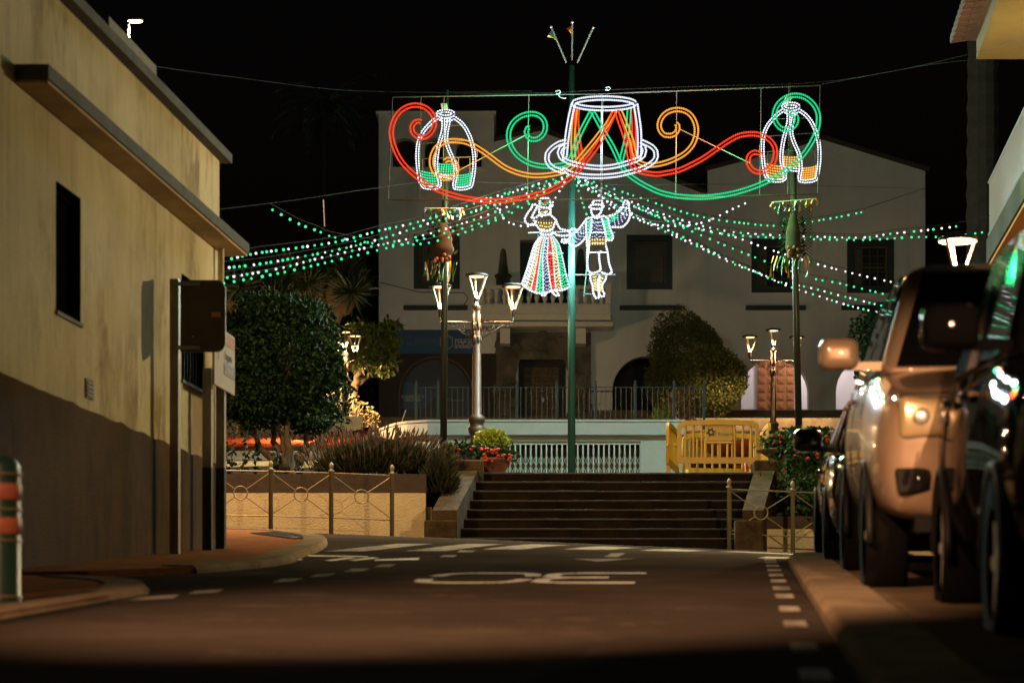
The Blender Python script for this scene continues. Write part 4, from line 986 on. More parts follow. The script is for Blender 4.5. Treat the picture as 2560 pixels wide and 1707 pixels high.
rope('scroll', bn_, Z3([(648,775),(680,752),(725,760),(760,800),(765,860),(735,910),(680,935),(620,925),(560,880),(528,810),(530,730),(565,650),(620,605),(690,580),(770,578),(850,590),(930,625),(1010,675),(1100,740),(1200,815),(1300,865),(1400,895),(1500,908),(1600,905),(1700,890),(1790,865),(1880,800),(1960,710),(2060,590),(2130,500),(2200,410),(2262,300)]), 'orange', YBn)
rope('scroll', bn_, Z5([(900,395),(960,540),(1020,690),(1080,850),(1110,1000),(1160,1150),(1230,1200)]) + Z4([(530,885),(610,880),(700,860),(800,820),(890,765),(955,690),(985,610),(990,530),(965,450),(915,390),(850,362),(780,360),(710,385),(660,435),(637,500),(650,560),(690,600),(740,605),(790,585),(815,540),(812,505),(795,490)]), 'orange', YBn)
rope('scroll', bn_, Z3([(1460,455),(1440,455),(1425,490),(1435,535),(1470,565),(1520,565),(1575,530),(1605,470),(1600,400),(1560,345),(1500,322),(1430,325),(1355,355),(1295,410),(1260,490),(1260,570),(1285,640),(1330,705),(1390,755),(1470,795),(1560,815),(1650,820),(1740,810),(1800,795),(1850,740),(1900,600),(1950,480),(2045,300)]), 'green', YBn-.01)
rope('scroll', bn_, Z5([(480,400),(560,540),(640,690),(700,790),(800,960),(900,1180),(960,1290),(1050,1380)]) + Z4([(440,1040),(530,1090),(640,1140),(760,1170),(880,1185),(1000,1190),(1120,1185),(1240,1170),(1360,1145),(1480,1110),(1600,1065),(1720,1010),(1820,950),(1920,870),(2000,790),(2070,690),(2120,590),(2145,490),(2145,400),(2110,320),(2050,260),(1980,228),(1900,225),(1830,250),(1770,300),(1735,370),(1730,440),(1755,500),(1800,540),(1850,548),(1900,530),(1935,485),(1940,430),(1915,395),(1875,385),(1850,395)]), 'green', YBn-.01)
for c, l in (('green', [(920,1170),(960,1000),(990,880),(1015,720),(1035,540),(1045,370)]), ('red', [(335,1190),(300,1000),(265,760),(250,540),(262,375)]), ('orange', [(210,1130),(195,900),(205,650),(230,380)]), ('red', [(1090,360),(1110,560),(1115,800),(1112,1000),(1108,1130)])):
    rope('hat_band', bn_, Z5(l), c, YBn+.01)
el = lambda cx, cy, rx, ry, a0=0, a1=360, n=28: [(cx+rx*math.cos(R(a0+(a1-a0)*i/n)), cy+ry*math.sin(R(a0+(a1-a0)*i/n))) for i in range(n+1)]
hat = [el(665,295,462,80), [(205,290),(160,480),(120,700),(95,900),(80,1060),(75,1150),(200,1200),(400,1245),(600,1262),(800,1245),(1000,1195),(1190,1130),(1195,1060),(1200,900),(1195,700),(1170,500),(1140,300)],
       [(1215,920),(1260,950),(1275,1010),(1255,1080),(1200,1130)]]
for h in hat: rope('hat_outline', bn_, Z5(h), 'white', YBn-.02)
rope('hat_outline', bn_, Z3([(1810,585),(1740,600),(1670,645),(1625,700),(1620,750),(1640,800),(1690,840),(1780,870)]) + Z5([(60,1290),(150,1345),(350,1385),(600,1395),(850,1375),(1050,1330),(1250,1270),(1400,1180),(1450,1100),(1445,1020),(1390,950),(1300,900),(1220,865)]), 'white', YBn-.02)
rope('hat_outline', bn_, Z3([(1800,625),(1755,645),(1738,690),(1755,735),(1790,765)]), 'white', YBn-.02)
for pts in ([(1389,229),(1398,226),(1402,229),(1397,235),(1390,234)], [(1395,236),(1400,243),(1410,247),(1415,245)], [(1513,220),(1522,218),(1526,221),(1522,226),(1514,225)]):
    MB().tube([P(x,y,YBn) for x,y in pts], .008, 5).build('cable_tie', M['alu'], bn_)
def glow(par, px, Y, watts, col, rad=.35):  # unseen point lights added to carry the light of the motifs
    o = lamp_light('glow', P(*px, Y), par, watts*1.3, col, rad); o.data.specular_factor = .08
for px_, w_, c_ in (((1510,330),720,(.72,.90,1)), ((1290,350),330,(.04,1,.30)), ((1800,440),450,(.04,1,.30)), ((1230,498),260,(1,.08,.02)), ((1760,370),200,(1,.08,.02)), ((1180,400),150,(1,.45,.06)), ((1690,360),150,(1,.45,.06))):
    glow(bn_, px_, YBn-.15, w_, c_)
def cape(label, dx, dy, col, Y):
    T = lambda l: [(x+dx, y+dy) for x, y in Z3(l)]
    t = thing('cape_light', label, 'light display', P(1114+dx, 470+dy, Y), 'cape lights on the poles')
    kw = dict(half=3.2, tr=1.8, br=2.1, gap=6.0)
    rope('collar', t, T(el(660,322,74,27)), 'white', Y, **kw); rope('collar', t, T(el(664,358,62,24,10,170,12)), 'white', Y, **kw)
    rope('outline', t, T([(590,355),(540,390),(480,450),(430,520),(400,610),(392,720),(398,830),(410,920),(425,980),(450,1015),(520,1025),(580,1020),(605,1005),(605,970),(585,900),(570,820),(580,700),(600,600),(630,500),(640,420),(630,365)]), 'white', Y, **kw)
    rope('outline', t, T([(735,355),(800,400),(850,460),(890,540),(920,640),(932,740),(930,850),(915,950),(900,1010),(860,1025),(790,1032),(745,1025),(740,990),(755,920),(750,830),(730,750),(690,660),(665,570),(675,470),(690,400),(690,365)]), 'white', Y, **kw)
    rope('outline', t, T([(598,905),(670,918),(745,925)]), 'white', Y, **kw)
    for k in range(6):
        d = k*25
        rope('stripe', t, T([(418+d*.1,862+d),(480,880+d),(580+d*.12,892+d*.95)]), col, Y+.01, double=False, tr=2.4, br=2.6, gap=6)
        rope('stripe', t, T([(762-d*.1,908+d*.85),(840,904+d*.85),(915-d*.1,882+d*.85)]), col, Y+.01, double=False, tr=2.4, br=2.6, gap=6)
    for k in range(5): rope('stripe', t, T([(580-k*2,795+k*22),(660,806+k*22),(735+k*3,796+k*22)]), col, Y+.01, double=False, tr=2.4, br=2.6, gap=6)
    for l in ([(480,440),(810,430)], [(410,605),(900,570)], [(410,750),(900,730)], [(440,750),(440,870)], [(780,740),(780,900)], [(890,740),(890,880)], [(390,690),(365,690),(365,760),(390,765)], [(925,655),(958,655),(958,730),(930,732)]):
        MB().tube([P(x,y,Y+.02) for x,y in T(l)], .006, 4).build('frame_bar', M['frame_steel'], t)
    MB().box((P(1110+dx,0,Y)[0]-.05, Y+.02, P(0,262+dy,Y)[2]), (P(1110+dx,0,Y)[0]+.05, Y+.5, P(0,258+dy,Y)[2])).build('bracket', M['alu'], t)
cape('white cape-shaped light with green stripes on the pole', 0, 0, 'green', 39.15)
cape('white cape-shaped light with orange stripes on the pole', 863, -18, 'orange', 39.15)

# dancing couple
YD = 43.7
kw1 = dict(double=False, tr=3.0, br=3.2, gap=6.5)
def figure_fill(t, la, lb, col, n, gap=9, r=2.0):
    """strands of small lights between two edge lines given from waist to hem"""
    A = spline([(x,y,0) for x,y in la], 8); B = spline([(x,y,0) for x,y in lb], 8); m = min(len(A), len(B))
    A = [A[int(i*(len(A)-1)/(m-1))] for i in range(m)]; B = [B[int(i*(len(B)-1)/(m-1))] for i in range(m)]
    sc = YD/F; tb_, bb = MB(), MB()
    for k in range(n):
        f = (k+.8)/(n+.6)
        q = [Vector(P(a.x+(b.x-a.x)*f+random.uniform(-.8,.8), a.y+(b.y-a.y)*f, YD)) for a, b in zip(A, B)]
        tb_.tube(q, .9*sc, 4); beads(bb, q, gap*sc*random.uniform(.8,1.1), r*sc)
    for i in range(2, m-1, 3):
        tb_.tube([P(A[i].x,A[i].y,YD), P(B[i].x,B[i].y,YD)], .8*sc, 4)
    o = tb_.build('light_mesh', M['rope_'+col], t); tag(bb.build('leds', M['bead_'+col], o), kind='stuff')
wm = thing('light_figure', 'woman dancer light figure in a striped skirt', 'light display', P(1365, 745, YD), 'dancing couple light figures')
waist = [(520+i*16.3, 685) for i in range(9)]
hem = [(295,1240),(345,1285),(400,1320),(455,1345),(545,1352),(640,1325),(690,1312),(760,1318),(845,1280)]
midp = [(405,900),(445,930),(480,940),(510,940),(540,945),(590,940),(660,930),(705,920),(760,910)]
edges = [Z6([w_, ((w_[0]+m_[0])/2-(4-i)*4, 780), m_, ((m_[0]+h_[0])/2, (m_[1]+h_[1])/2+15), h_]) for i, (w_, m_, h_) in enumerate(zip(waist, midp, hem))]
for e in edges: rope('outline', wm, e, 'white', YD, double=False, tr=1.9, br=2.1, gap=6.5)
rope('outline', wm, Z6(hem), 'white', YD, **kw1)
for i, c in enumerate(('white','gold','red','green','blue','red','gold','green')): figure_fill(wm, edges[i], edges[i+1], c, 3 if i not in (3,4) else 4)
rope('outline', wm, Z6([(430,490),(460,560),(500,610),(520,632),(640,622),(670,560),(690,500),(650,470),(620,440),(560,455),(500,440),(480,470),(430,490)]), 'white', YD, **kw1)
figure_fill(wm, Z6([(450,495),(480,560),(525,625)]), Z6([(675,505),(660,560),(635,615)]), 'gold', 6)
for l in ([(505,350),(505,272),(530,258),(600,258),(625,275),(625,350)], [(470,335),(500,355),(560,368),(620,360),(658,345),(640,330)], [(500,360),(500,430),(540,450)], [(625,360),(628,430),(600,450)],
          [(460,560),(385,565),(335,535),(333,490),(370,420),(410,370),(415,338),(445,328),(480,345)], [(440,490),(412,478),(440,420),(468,368)], [(690,500),(710,560),(745,612),(800,625),(850,632),(880,608),(920,612),(950,645)], [(655,640),(700,682),(760,690),(845,680),(850,640)],
          [(500,640),(525,675),(650,672),(660,635)], [(530,1358),(518,1370),(570,1378),(578,1352)], [(665,1315),(652,1350),(700,1382),(728,1372),(690,1322)]):
    rope('outline', wm, Z6(l), 'white', YD, **kw1)
for c, l in (('green', [(512,290),(560,340),(615,290)]), ('red', [(520,340),(590,285)]), ('green', [(515,345),(515,280)])): rope('hat_band', wm, Z6(l), c, YD, double=False, tr=2, br=2.2, gap=6)
figure_fill(wm, Z6([(510,375),(520,440)]), Z6([(615,375),(605,440)]), 'gold', 4)
mn = thing('light_figure', 'man dancer light figure in a hat and green vest', 'light display', P(1490, 745, YD), 'dancing couple light figures')
for l in ([(1110,335),(1120,287),(1170,280),(1220,287),(1232,345)], el(1160,355,84,26), [(1100,365),(1100,430),(1130,472),(1170,460),(1205,430),(1222,380)],
          [(1040,490),(1100,480),(1095,600),(1072,730),(1050,800),(1045,680),(1035,560),(1040,490)], [(1210,460),(1285,480),(1310,590),(1352,700),(1340,740),(1280,740),(1250,600),(1210,460)], [(1110,470),(1160,490),(1210,465)],
          [(1040,500),(980,580),(930,640),(860,690),(840,760),(870,810),(940,800),(1010,740),(1042,680)], [(842,760),(790,772),(752,755),(760,735),(800,728),(832,742)], [(780,752),(800,742),(815,755)],
          [(1285,462),(1350,450),(1420,410),(1460,370),(1470,310),(1490,280),(1532,300),(1530,370),(1547,430),(1530,510),(1470,582),(1400,590),(1320,588)], [(1475,365),(1535,375)], [(1490,320),(1512,330)],
          [(1060,790),(1050,920),(1065,1100),(1110,1120),(1185,1100),(1207,1080),(1190,960),(1190,885)], [(1150,872),(1180,885),(1222,866)], [(1265,790),(1290,900),(1302,1000),(1335,1100),(1328,1122),(1290,1135),(1207,1105)],
          [(1088,1120),(1090,1200),(1115,1260),(1120,1340),(1150,1405),(1190,1400),(1185,1340),(1172,1250),(1180,1170)], [(1195,1130),(1190,1200),(1185,1330),(1212,1388),(1242,1388),(1250,1358),(1228,1320),(1225,1250),(1262,1200),(1272,1145)]):
    rope('outline', mn, Z6(l), 'white', YD, **kw1)
rope('belt', mn, Z6([(1080,735),(1270,735),(1265,782),(1080,782),(1080,735)]), 'gold', YD, smooth=False, **kw1)
figure_fill(mn, Z6([(1095,740),(1095,778)]), Z6([(1262,740),(1258,778)]), 'gold', 8, 7)
figure_fill(mn, Z6([(1045,500),(1040,600),(1052,780)]), Z6([(1095,490),(1088,600),(1068,730)]), 'green', 3, 8)
figure_fill(mn, Z6([(1225,480),(1260,600),(1290,730)]), Z6([(1280,490),(1300,600),(1342,720)]), 'green', 4, 8)
figure_fill(mn, Z6([(1105,500),(1100,600),(1090,725)]), Z6([(1205,490),(1235,600),(1262,725)]), 'blue', 6, 10)
figure_fill(mn, Z6([(1030,520),(960,620),(860,720)]), Z6([(1035,680),(990,740),(900,800)]), 'blue', 5, 10)
figure_fill(mn, Z6([(1310,480),(1410,440),(1480,390)]), Z6([(1330,580),(1440,570),(1530,440)]), 'blue', 5, 10)
figure_fill(mn, Z6([(1300,470),(1390,440)]), Z6([(1320,560),(1400,490)]), 'green', 3, 8)
figure_fill(mn, Z6([(1100,1130),(1120,1240),(1135,1330)]), Z6([(1172,1130),(1165,1240),(1178,1330)]), 'gold', 3, 8)
figure_fill(mn, Z6([(1205,1130),(1195,1240),(1200,1330)]), Z6([(1262,1150),(1218,1240),(1222,1310)]), 'gold', 3, 8)
for t, a, b in ((wm,(370,652),(840,640)), (wm,(485,680),(402,1400)), (mn,(1075,790),(1015,1388)), (mn,(1015,1358),(1185,1372)), (mn,(915,1140),(1375,1137)), (mn,(1080,882),(1282,882)), (mn,(840,652),(1375,650)), (wm,(420,888),(780,888)), (wm,(380,1140),(835,1140))):
    MB().tube([P(x,y,YD+.06) for x,y in Z6([a,b])], .012, 5).build('frame_bar', M['pole_green'] if abs(b[0]-a[0]) < 100 else M['frame_steel'], t)

glow(wm, (1360,640), YD-.12, 950, (.72,.93,1)); glow(mn, (1490,600), YD-.12, 950, (.66,.97,1))

# ================================================================ strings of bulbs
bulb_g = MB().ico((0,0,0), .0200, 2); bg_m = bulb_g.mesh('bulb'); bg_m.materials.append(M['led_g'])
bulb_w = MB().ico((0,0,0), .0190, 2); bw_m = bulb_w.mesh('bulb'); bw_m.materials.append(M['led_w'])
for me in (bg_m, bw_m): me.polygons.foreach_set('use_smooth', [True]*len(me.polygons))
def string(label, px, Ya, Yb, pat, gap=34, tail=None):
    gap *= .74
    pp = spline([(x,y,0) for x,y in px], 6); L = [0]
    for a, b in zip(pp, pp[1:]): L.append(L[-1]+(b-a).length)
    w3 = [Vector(P(p.x, p.y, Ya+(Yb-Ya)*l/L[-1])) for p, l in zip(pp, L)]
    t = thing('light_string', label, 'string lights', w3[0], 'strings of coloured bulbs fanning out from the central pole')
    cb = MB().tube(w3, .004, 4)
    if tail: cb.tube([w3[-1], Vector(P(*tail))], .006, 4)
    for p, l in zip(w3[::4], L[::4]): cb.tube([p, p+Vector((0,0,-.05))], .004, 4)
    cb.build('cable', M['wire'], t)
    i = 0; nxt = random.uniform(0,gap)
    for p, l in zip(w3, L):
        if l >= nxt:
            c = pat[i % len(pat)]; i += 1; nxt = l + gap*random.uniform(.7,1.3)
            if c == '.': continue
            inst(bg_m if c == 'g' else bw_m, 'bulb', t, (p.x, p.y, p.z-.065), None, (random.uniform(.8,1.08)*(.36+.64*p.y/44),)*3)
PT = (1427, 428)
string('green bulb string sagging from a hanger below the red scroll', [(1393,445),(1367,466),(1309,508),(1198,558),(1080,595),(1007,601),(959,600),(888,591),(823,578),(796,566),(753,550),(714,530),(674,508)], 44, 30, 'g', 26)
string('green bulb string ending under the house eave', [PT,(1250,500),(1082,545),(943,588),(800,620),(650,645),(546,655)], 44, 23.9, 'gggw', 18)
string('upper white and green bulb string reaching the house corner', [PT,(1250,478),(1066,538),(943,566),(850,590),(740,606),(640,618),(572,632)], 44, 23.8, 'gwg', 18)
string('white bulb string second lowest above the dragon tree', [PT,(1250,515),(1077,572),(940,602),(800,632),(690,658),(552,680)], 44, 23.7, 'wwg', 20)
string('lowest green bulb string above the round tree', [PT,(1250,530),(1080,580),(960,610),(830,640),(700,668),(560,692)], 44, 23.7, 'g', 26)
string('green bulb string with a long bare wire to the gable corner', [(1440,430),(1640,500),(1760,535),(1880,552),(1940,556),(2006,549),(2064,540),(2104,533),(2166,520)], 44, 47, 'g', 19, (2315,470,75.8))
string('white bulb string running to the balcony railing', [(1440,432),(1600,505),(1700,540),(1800,566),(1920,578),(2049,583),(2155,585),(2232,575),(2320,566),(2398,556)], 44, 42.5, 'wwg', 20, (2474,540,41))
string('green bulb string passing in front of the lantern', [(1440,435),(1600,515),(1700,552),(1800,575),(1950,586),(2079,590),(2181,590),(2279,584),(2374,582),(2455,572)], 44, 42, 'g', 22)
string('white bulb string crossing the two upper right windows', [(1440,440),(1580,505),(1721,556),(1832,583),(1913,612),(2017,645),(2125,674),(2236,699),(2289,709)], 44, 52, 'w', 22)
string('green bulb string dipping below the right windows', [(1440,442),(1590,510),(1741,575),(1866,627),(2019,684),(2100,701),(2230,733),(2255,744)], 44, 52, 'g', 24)
string('white and green bulb string dropping toward the ivy', [(1440,445),(1580,525),(1713,587),(1819,641),(1883,669),(1943,695),(2028,712),(2108,733),(2215,759)], 44, 50, 'wg', 18)
string('lowest white bulb string ending in the ivy bush', [(1440,448),(1600,540),(1751,611),(1832,651),(1904,677),(1964,705),(2049,733),(2126,757),(2194,773)], 44, 50, 'wwg', 18)
string('white bulb string swooping up to the green scroll', [(1500,505),(1577,532),(1626,551),(1688,556),(1730,552),(1773,542),(1832,513),(1866,498)], 44, 41, 'w', 17)
string('white bulb string swooping behind the woman dancer', [(1205,478),(1240,507),(1262,540),(1290,553),(1320,556),(1345,540),(1372,512),(1395,475),(1413,444)], 41, 44, 'w', 15)
string('short green bulb string hanging to the man dancer hat', [(1436,436),(1450,480),(1462,515),(1474,540),(1500,548),(1530,540),(1548,515)], 44, 43.6, 'g', 14)
string('short white bulb string beside the hat brim', [(1468,445),(1490,470),(1510,488),(1535,510),(1560,528)], 44, 43.4, 'w', 16)
string('short green bulb string near the hat brim', [(1350,452),(1300,466),(1250,485),(1215,505),(1170,525)], 44, 41.5, 'gw', 15)
def cable(label, pts, r=.008, m=None):
    w3 = spline([P(*p) for p in pts], .5)
    return tag(MB().tube(w3, r, 4).build('overhead_cable', m or M['wire']), label, 'cable', 'overhead cables')
cable('thin dark cable crossing behind the lower edge of the banner', [(380,165,24),(560,190,30),(900,228,38.8),(1330,228,39.2)], .0025)
cable('bundle of cables along the top bar of the banner', [(960,230,39),(1300,234,39),(1500,226,39),(1750,216,39),(2060,205,39),(2340,160,36),(2560,140,33)], .0035, M['wire'])
cable('sagging cable from the house to the banner foot', [(545,524,24),(740,500,30),(946,470,36),(1110,455,39.2),(1500,462,44),(1900,462,44),(2315,472,75)], .003)
cable('short cable from the banner to the corner house', [(2050,212,39),(2300,165,30),(2560,100,22)], .002)
MB().tube([P(809,500,34), P(812,566,34)], .008, 4).build('string_hanger', M['wire_pale'])
tag(bpy.data.objects['string_hanger'], 'short vertical hanger wire holding the green bulb string', 'wire')

# ================================================================ ribbon ornaments on the poles
def ribbon(t, x, y, L, lean, col, Y, wpx=4.5):
    n = 7; ph_ = random.uniform(0,6); vs = []
    for i in range(n+1):
        f = i/n; px_ = x + lean*f + 2.5*math.sin(ph_+f*4); py = y + L*f; dY = .05*math.sin(ph_*2+f*5)
        a = P(px_-wpx/2*math.cos(ph_+f*2.5), py, Y+dY); b = P(px_+wpx/2*math.cos(ph_+f*2.5)+1, py, Y+dY+.03)
        vs += [a, b]
    MB().add(vs, [(2*i,2*i+1,2*i+3,2*i+2) for i in range(n)]).build('ribbon', M['ribbon_'+col], t)
def ornament(label, xb0, xb1, yb0, yb1, net, hide, low, Y, seed):
    random.seed(seed)
    t = thing('pole_ornament', label, 'decoration', P((xb0+xb1)/2, (yb0+yb1)/2, Y), 'ribbon ornaments on the poles')
    MB().tube([P(xb0,yb0,Y), P(xb1,yb1,Y)], .010, 6).build('crossbar', M['alu'], t)
    nx0, nx1, ny0, ny1 = net; b = MB(); s = 11
    k = nx0 - (ny1-ny0)
    while k < nx1:
        for sg in (1, -1):
            pts = []
            for j in range(2):
                pass
            xa, ya = (k, ny0) if sg == 1 else (nx0+nx1-k, ny0)
            xe, ye = xa + sg*(ny1-ny0)*1.3, ny1
            if sg == 1:
                t0 = max(0, (nx0-xa)/(xe-xa)); t1 = min(1, (nx1-xa)/(xe-xa))
            else:
                t0 = max(0, (nx1-xa)/(xe-xa)); t1 = min(1, (nx0-xa)/(xe-xa))
            if t1 > t0: b.tube([P(xa+(xe-xa)*t0, ya+(ye-ya)*t0, Y+.03+.004*sg), P(xa+(xe-xa)*t1, ya+(ye-ya)*t1, Y+.03+.004*sg)], .005, 4)
        k += s
    b.build('net', M['wire'], t)
    hx, hy0, hy1, hw = hide
    sc = Y/F; prof = []
    for i in range(11):
        f = i/10; r_ = hw*sc*(.25+.75*math.sin(math.pi*min(1,f*.62+.05)))*(1 if f < .9 else .8)
        prof.append((r_*(1+random.uniform(-.08,.08)), (hy1-hy0)*sc*(1-f)))
    MB().lathe(prof[::-1], P(hx, hy1, Y-.16), 14).build('goatskin', M['goat'], t, True)
    for i in range(9):
        MB().ico(P(hx+random.uniform(-hw*.8,hw*.8), hy1+random.uniform(-22,8), Y-.3), .035, 1).build('gourd', M['terracotta'], t, True)
    b = MB()
    for i in range(90):
        c = Vector(P(hx+random.uniform(-hw*1.5,hw*1.5), random.uniform(hy0+8, hy1+10), Y-.12)); d = Vector((random.uniform(-1,1),random.uniform(-.6,.6),random.uniform(-1,1))).normalized()*.055; e = d.cross(Vector((.3,1,.2))).normalized()*.02
        b.quad(tuple(c-d), tuple(c+e), tuple(c+d), tuple(c-e))
    tag(b.build('foliage', M['leaf_dark'], t), kind='stuff')
    n = 13
    for i in range(n):
        f = i/(n-1); ribbon(t, xb0+(xb1-xb0)*f, yb0+(yb1-yb0)*f, random.uniform(12,30), random.uniform(-9,6), random.choice('yygbwyg'), Y)
    for i in range(low[3]):
        f = i/(low[3]-1); ribbon(t, low[0]+(low[1]-low[0])*f, low[2], random.uniform(28,60), random.uniform(-14,4), random.choice('yyygwyg'), Y-.15)
ornament('dull goatskin bundle with ribbons above the lamp post arm', 1062, 1159, 521, 521, (1072,1148,528,600), (1107,559,650,27), (1060,1140,652,14), 39.3, 3)
ornament('goatskin bundle with net and ribbons beside the upper right windows', 1930, 2041, 506, 497, (1944,2031,512,642), (1983,536,640,19), (1935,2026,640,14), 39.3, 5)
random.seed(11)
# ================================================================ planting
def rnd_dir():
    z = random.uniform(-1,1); a = random.uniform(0, 2*math.pi); r = math.sqrt(1-z*z); return Vector((r*math.cos(a), r*math.sin(a), z))
def leaf(b, c, d, L, wd, bend=.0):
    d = d.normalized(); s = d.cross(rnd_dir())
    s = s.normalized()*wd if s.length > 1e-4 else Vector((wd,0,0))
    up = d.cross(s).normalized()*L*bend
    b.add([tuple(c), tuple(c+d*L*.5+s-up), tuple(c+d*L), tuple(c+d*L*.5-s-up)], [(0,1,2,3)])
def crown(nm, m, par, centre, rad, n, L, wd, shell=.55, lump=.18, seed=1, droop=0, cut=None, fac=None):
    """leaves through the volume of an uneven ball, denser toward the outside"""
    rs = random.Random(seed); lumps = [(rnd_dir(), rs.uniform(.5,1)) for _ in range(14)]
    b = MB(); c0 = Vector(centre)
    for i in range(n):
        d = rnd_dir()
        k = 1 + sum(lump*w_*max(0, d.dot(q))**6 for q, w_ in lumps) - lump*.4
        r = (shell + (1-shell)*random.random()**.6)*k
        p = c0 + Vector((d.x*rad[0]*r, d.y*rad[1]*r, d.z*rad[2]*r))
        if cut and not cut(p): continue
        o = (d*.7 + rnd_dir()*.9); o.z -= droop
        leaf(b, p, o, L*random.uniform(.7,1.3), wd*random.uniform(.7,1.3), .12)
    return b.build(nm, m, par)
def limb(b, a, c, r0, r1, wob=.06, n=6):
    a, c = Vector(a), Vector(c); pts = [a + (c-a)*i/n + (rnd_dir()*wob if 0 < i < n else Vector()) for i in range(n+1)]
    b.tube(pts, [r0+(r1-r0)*i/n for i in range(n+1)], 8); return pts
# round clipped tree
YT = 41.5
c = P(706, 905, YT)
tr_ = thing('round_tree', 'big dark round-clipped tree behind the planter wall', 'tree', (P(715,0,YT)[0], YT, 3.4))
b = MB(); base = Vector((P(715,0,YT)[0], YT, 3.3))
for dx, dz in ((-.75,.95),(-.35,1.05),(.1,1.2),(.5,1.0),(.8,.9),(-.1,.9)):
    s = base + Vector((dx*.12, random.uniform(-.1,.1), .45)); limb(b, s, base+Vector((dx, random.uniform(-.4,.4), dz+.35)), .075, .03, .05)
limb(b, base+Vector((-.12,0,-.1)), base+Vector((-.02,0,.7)), .11, .08, .02); limb(b, base+Vector((.12,0,-.1)), base+Vector((.06,0,.8)), .09, .07, .02)
b.build('trunk', M['bark'], tr_, True)
cc = P(706, 918, YT)
crown('crown', M['leaf_dark'], tr_, cc, (.86,.88,1.02), 12000, .085, .03, .42, .42, 3)
for (x, y, rx, rz, n_) in ((645,810,.40,.36,1500), (755,805,.38,.34,1500), (700,780,.34,.26,1200), (818,930,.24,.34,1000), (592,905,.22,.38,900), (620,1020,.34,.24,900), (790,1025,.32,.24,900)):
    crown('crown', M['leaf_dark'], tr_, P(x,y,YT), (rx,.5,rz), n_, .09, .032, .3, .4, n_)
sh_ = MB()
for i in range(260):
    d = rnd_dir(); d.z = d.z*.8+.15; s_ = Vector(cc)+Vector((d.x*.88,d.y*.88,d.z*1.04)); 
    for k_ in range(5): leaf(sh_, s_+d*.03*k_*1.4, d+rnd_dir()*.8, .07, .022)
sh_.build('shoots', M['leaf_dark'], tr_)
tw_ = MB()
for i in range(60):
    d = rnd_dir(); limb(tw_, Vector(cc)+Vector((0,0,-.7)), Vector(cc)+Vector((d.x*.8,d.y*.8,abs(d.z)*.9-.2)), .02, .006, .05, 3)
tw_.build('twigs', M['bark'], tr_)
# lavender bush spilling over the wall
lv = thing('lavender_bush', 'wide dark lavender bush with dry flower spikes', 'bush', P(930,1185,38.7))
def grass_ball(nm, m, par, cpx, rad, n, L, wd, Y, upb=.8, seed=1):
    b = MB(); c0 = Vector(P(*cpx, Y))
    for i in range(n):
        d = rnd_dir(); d.z = abs(d.z)*.95 - .15
        p = c0 + Vector((d.x*rad[0], d.y*rad[1], d.z*rad[2]))*random.uniform(.5,1)
        leaf(b, p, d*.7+Vector((0,0,upb))+rnd_dir()*.35, L*random.uniform(.6,1.4), wd)
    return b.build(nm, m, par)
grass_ball('foliage_mass', M['leaf_lav'], lv, (945,1180), (1.02,.6,.52), 9000, .16, .012, 38.7)
grass_ball('foliage_mass', M['leaf_lav'], lv, (1100,1225), (.26,.4,.7), 2600, .15, .012, 38.0)
sp_ = MB(); stm = MB(); c0 = Vector(P(945,1180,38.7))
for i in range(420):
    d = rnd_dir(); d.z = abs(d.z)*.9; d.x *= 1.15
    p = c0 + Vector((d.x*1.0,d.y*.6,d.z*.52)); q = (d*.45+Vector((.1,0,.8))+rnd_dir()*.22).normalized()
    L = random.uniform(.10,.24); stm.tube([p, p+q*L], .004, 3); sp_.tube([p+q*L, p+q*(L+.05), p+q*(L+random.uniform(.08,.14))], [.007,.014,.004], 5)
tag(stm.build('flower_stalks', M['leaf_lav'], lv), kind='stuff'); tag(sp_.build('flower_spikes', M['lavflower'], lv), kind='stuff')
# small leafy shoots left of the trunk
sh = thing('leafy_shrub', 'thin dark leafy shoots beside the round tree trunk', 'shrub', P(615,1180,39.5))
lb = MB()
for x, yt in ((585,1110),(612,1085),(640,1120),(700,1130),(745,1120),(565,1130)):
    b = MB(); pts = limb(b, P(x,1200,39.5), P(x+random.uniform(-8,8),yt,39.5), .012, .004, .03, 5); b.build('stem', M['bark'], sh)
    for p in pts[1:]:
        for k in range(9): leaf(lb, p+rnd_dir()*.05, rnd_dir(), random.uniform(.07,.12), .03)
lb.build('leaves', M['leaf_dark'], sh)
# aeonium bush in the lamplight
ae = thing('succulent_bush', 'lit aeonium bush with rosettes on bare stems', 'bush', P(860,1075,65.5))
b = MB(); lb = MB()
for i in range(120):
    f = random.random(); x = 760 + 185*f; top = 965 + 90*abs(f-.52)**1.2*2 + random.uniform(0,70)
    if f < .25: top += 25
    e = Vector(P(x, top, 65.5+random.uniform(-.8,.8))); s = Vector(P(850+(x-850)*.35, 1095, 65.5)); limb(b, s, e, .022, .012, .08, 4)
    for k in range(13):
        a = 2*math.pi*k/13; d = Vector((math.cos(a), math.sin(a)*.8, random.uniform(.0,.7))); leaf(lb, e, d, .12, .03, -.1)
b.build('stems', M['bark_pale'], ae); lb.build('rosettes', M['leaf_succ'], ae)
lg = MB(); 
for i in range(70):
    x = random.uniform(560,800); s = Vector(P(x, 1090, 52)); limb(lg, s, P(x+random.uniform(-40,40), random.uniform(1050,1085), 52), .02, .006, .10, 5)
dry = lg.build('dry_shrub', M['bark_pale']); tag(dry, 'tangle of bare pale branches over the red gravel', 'shrub')
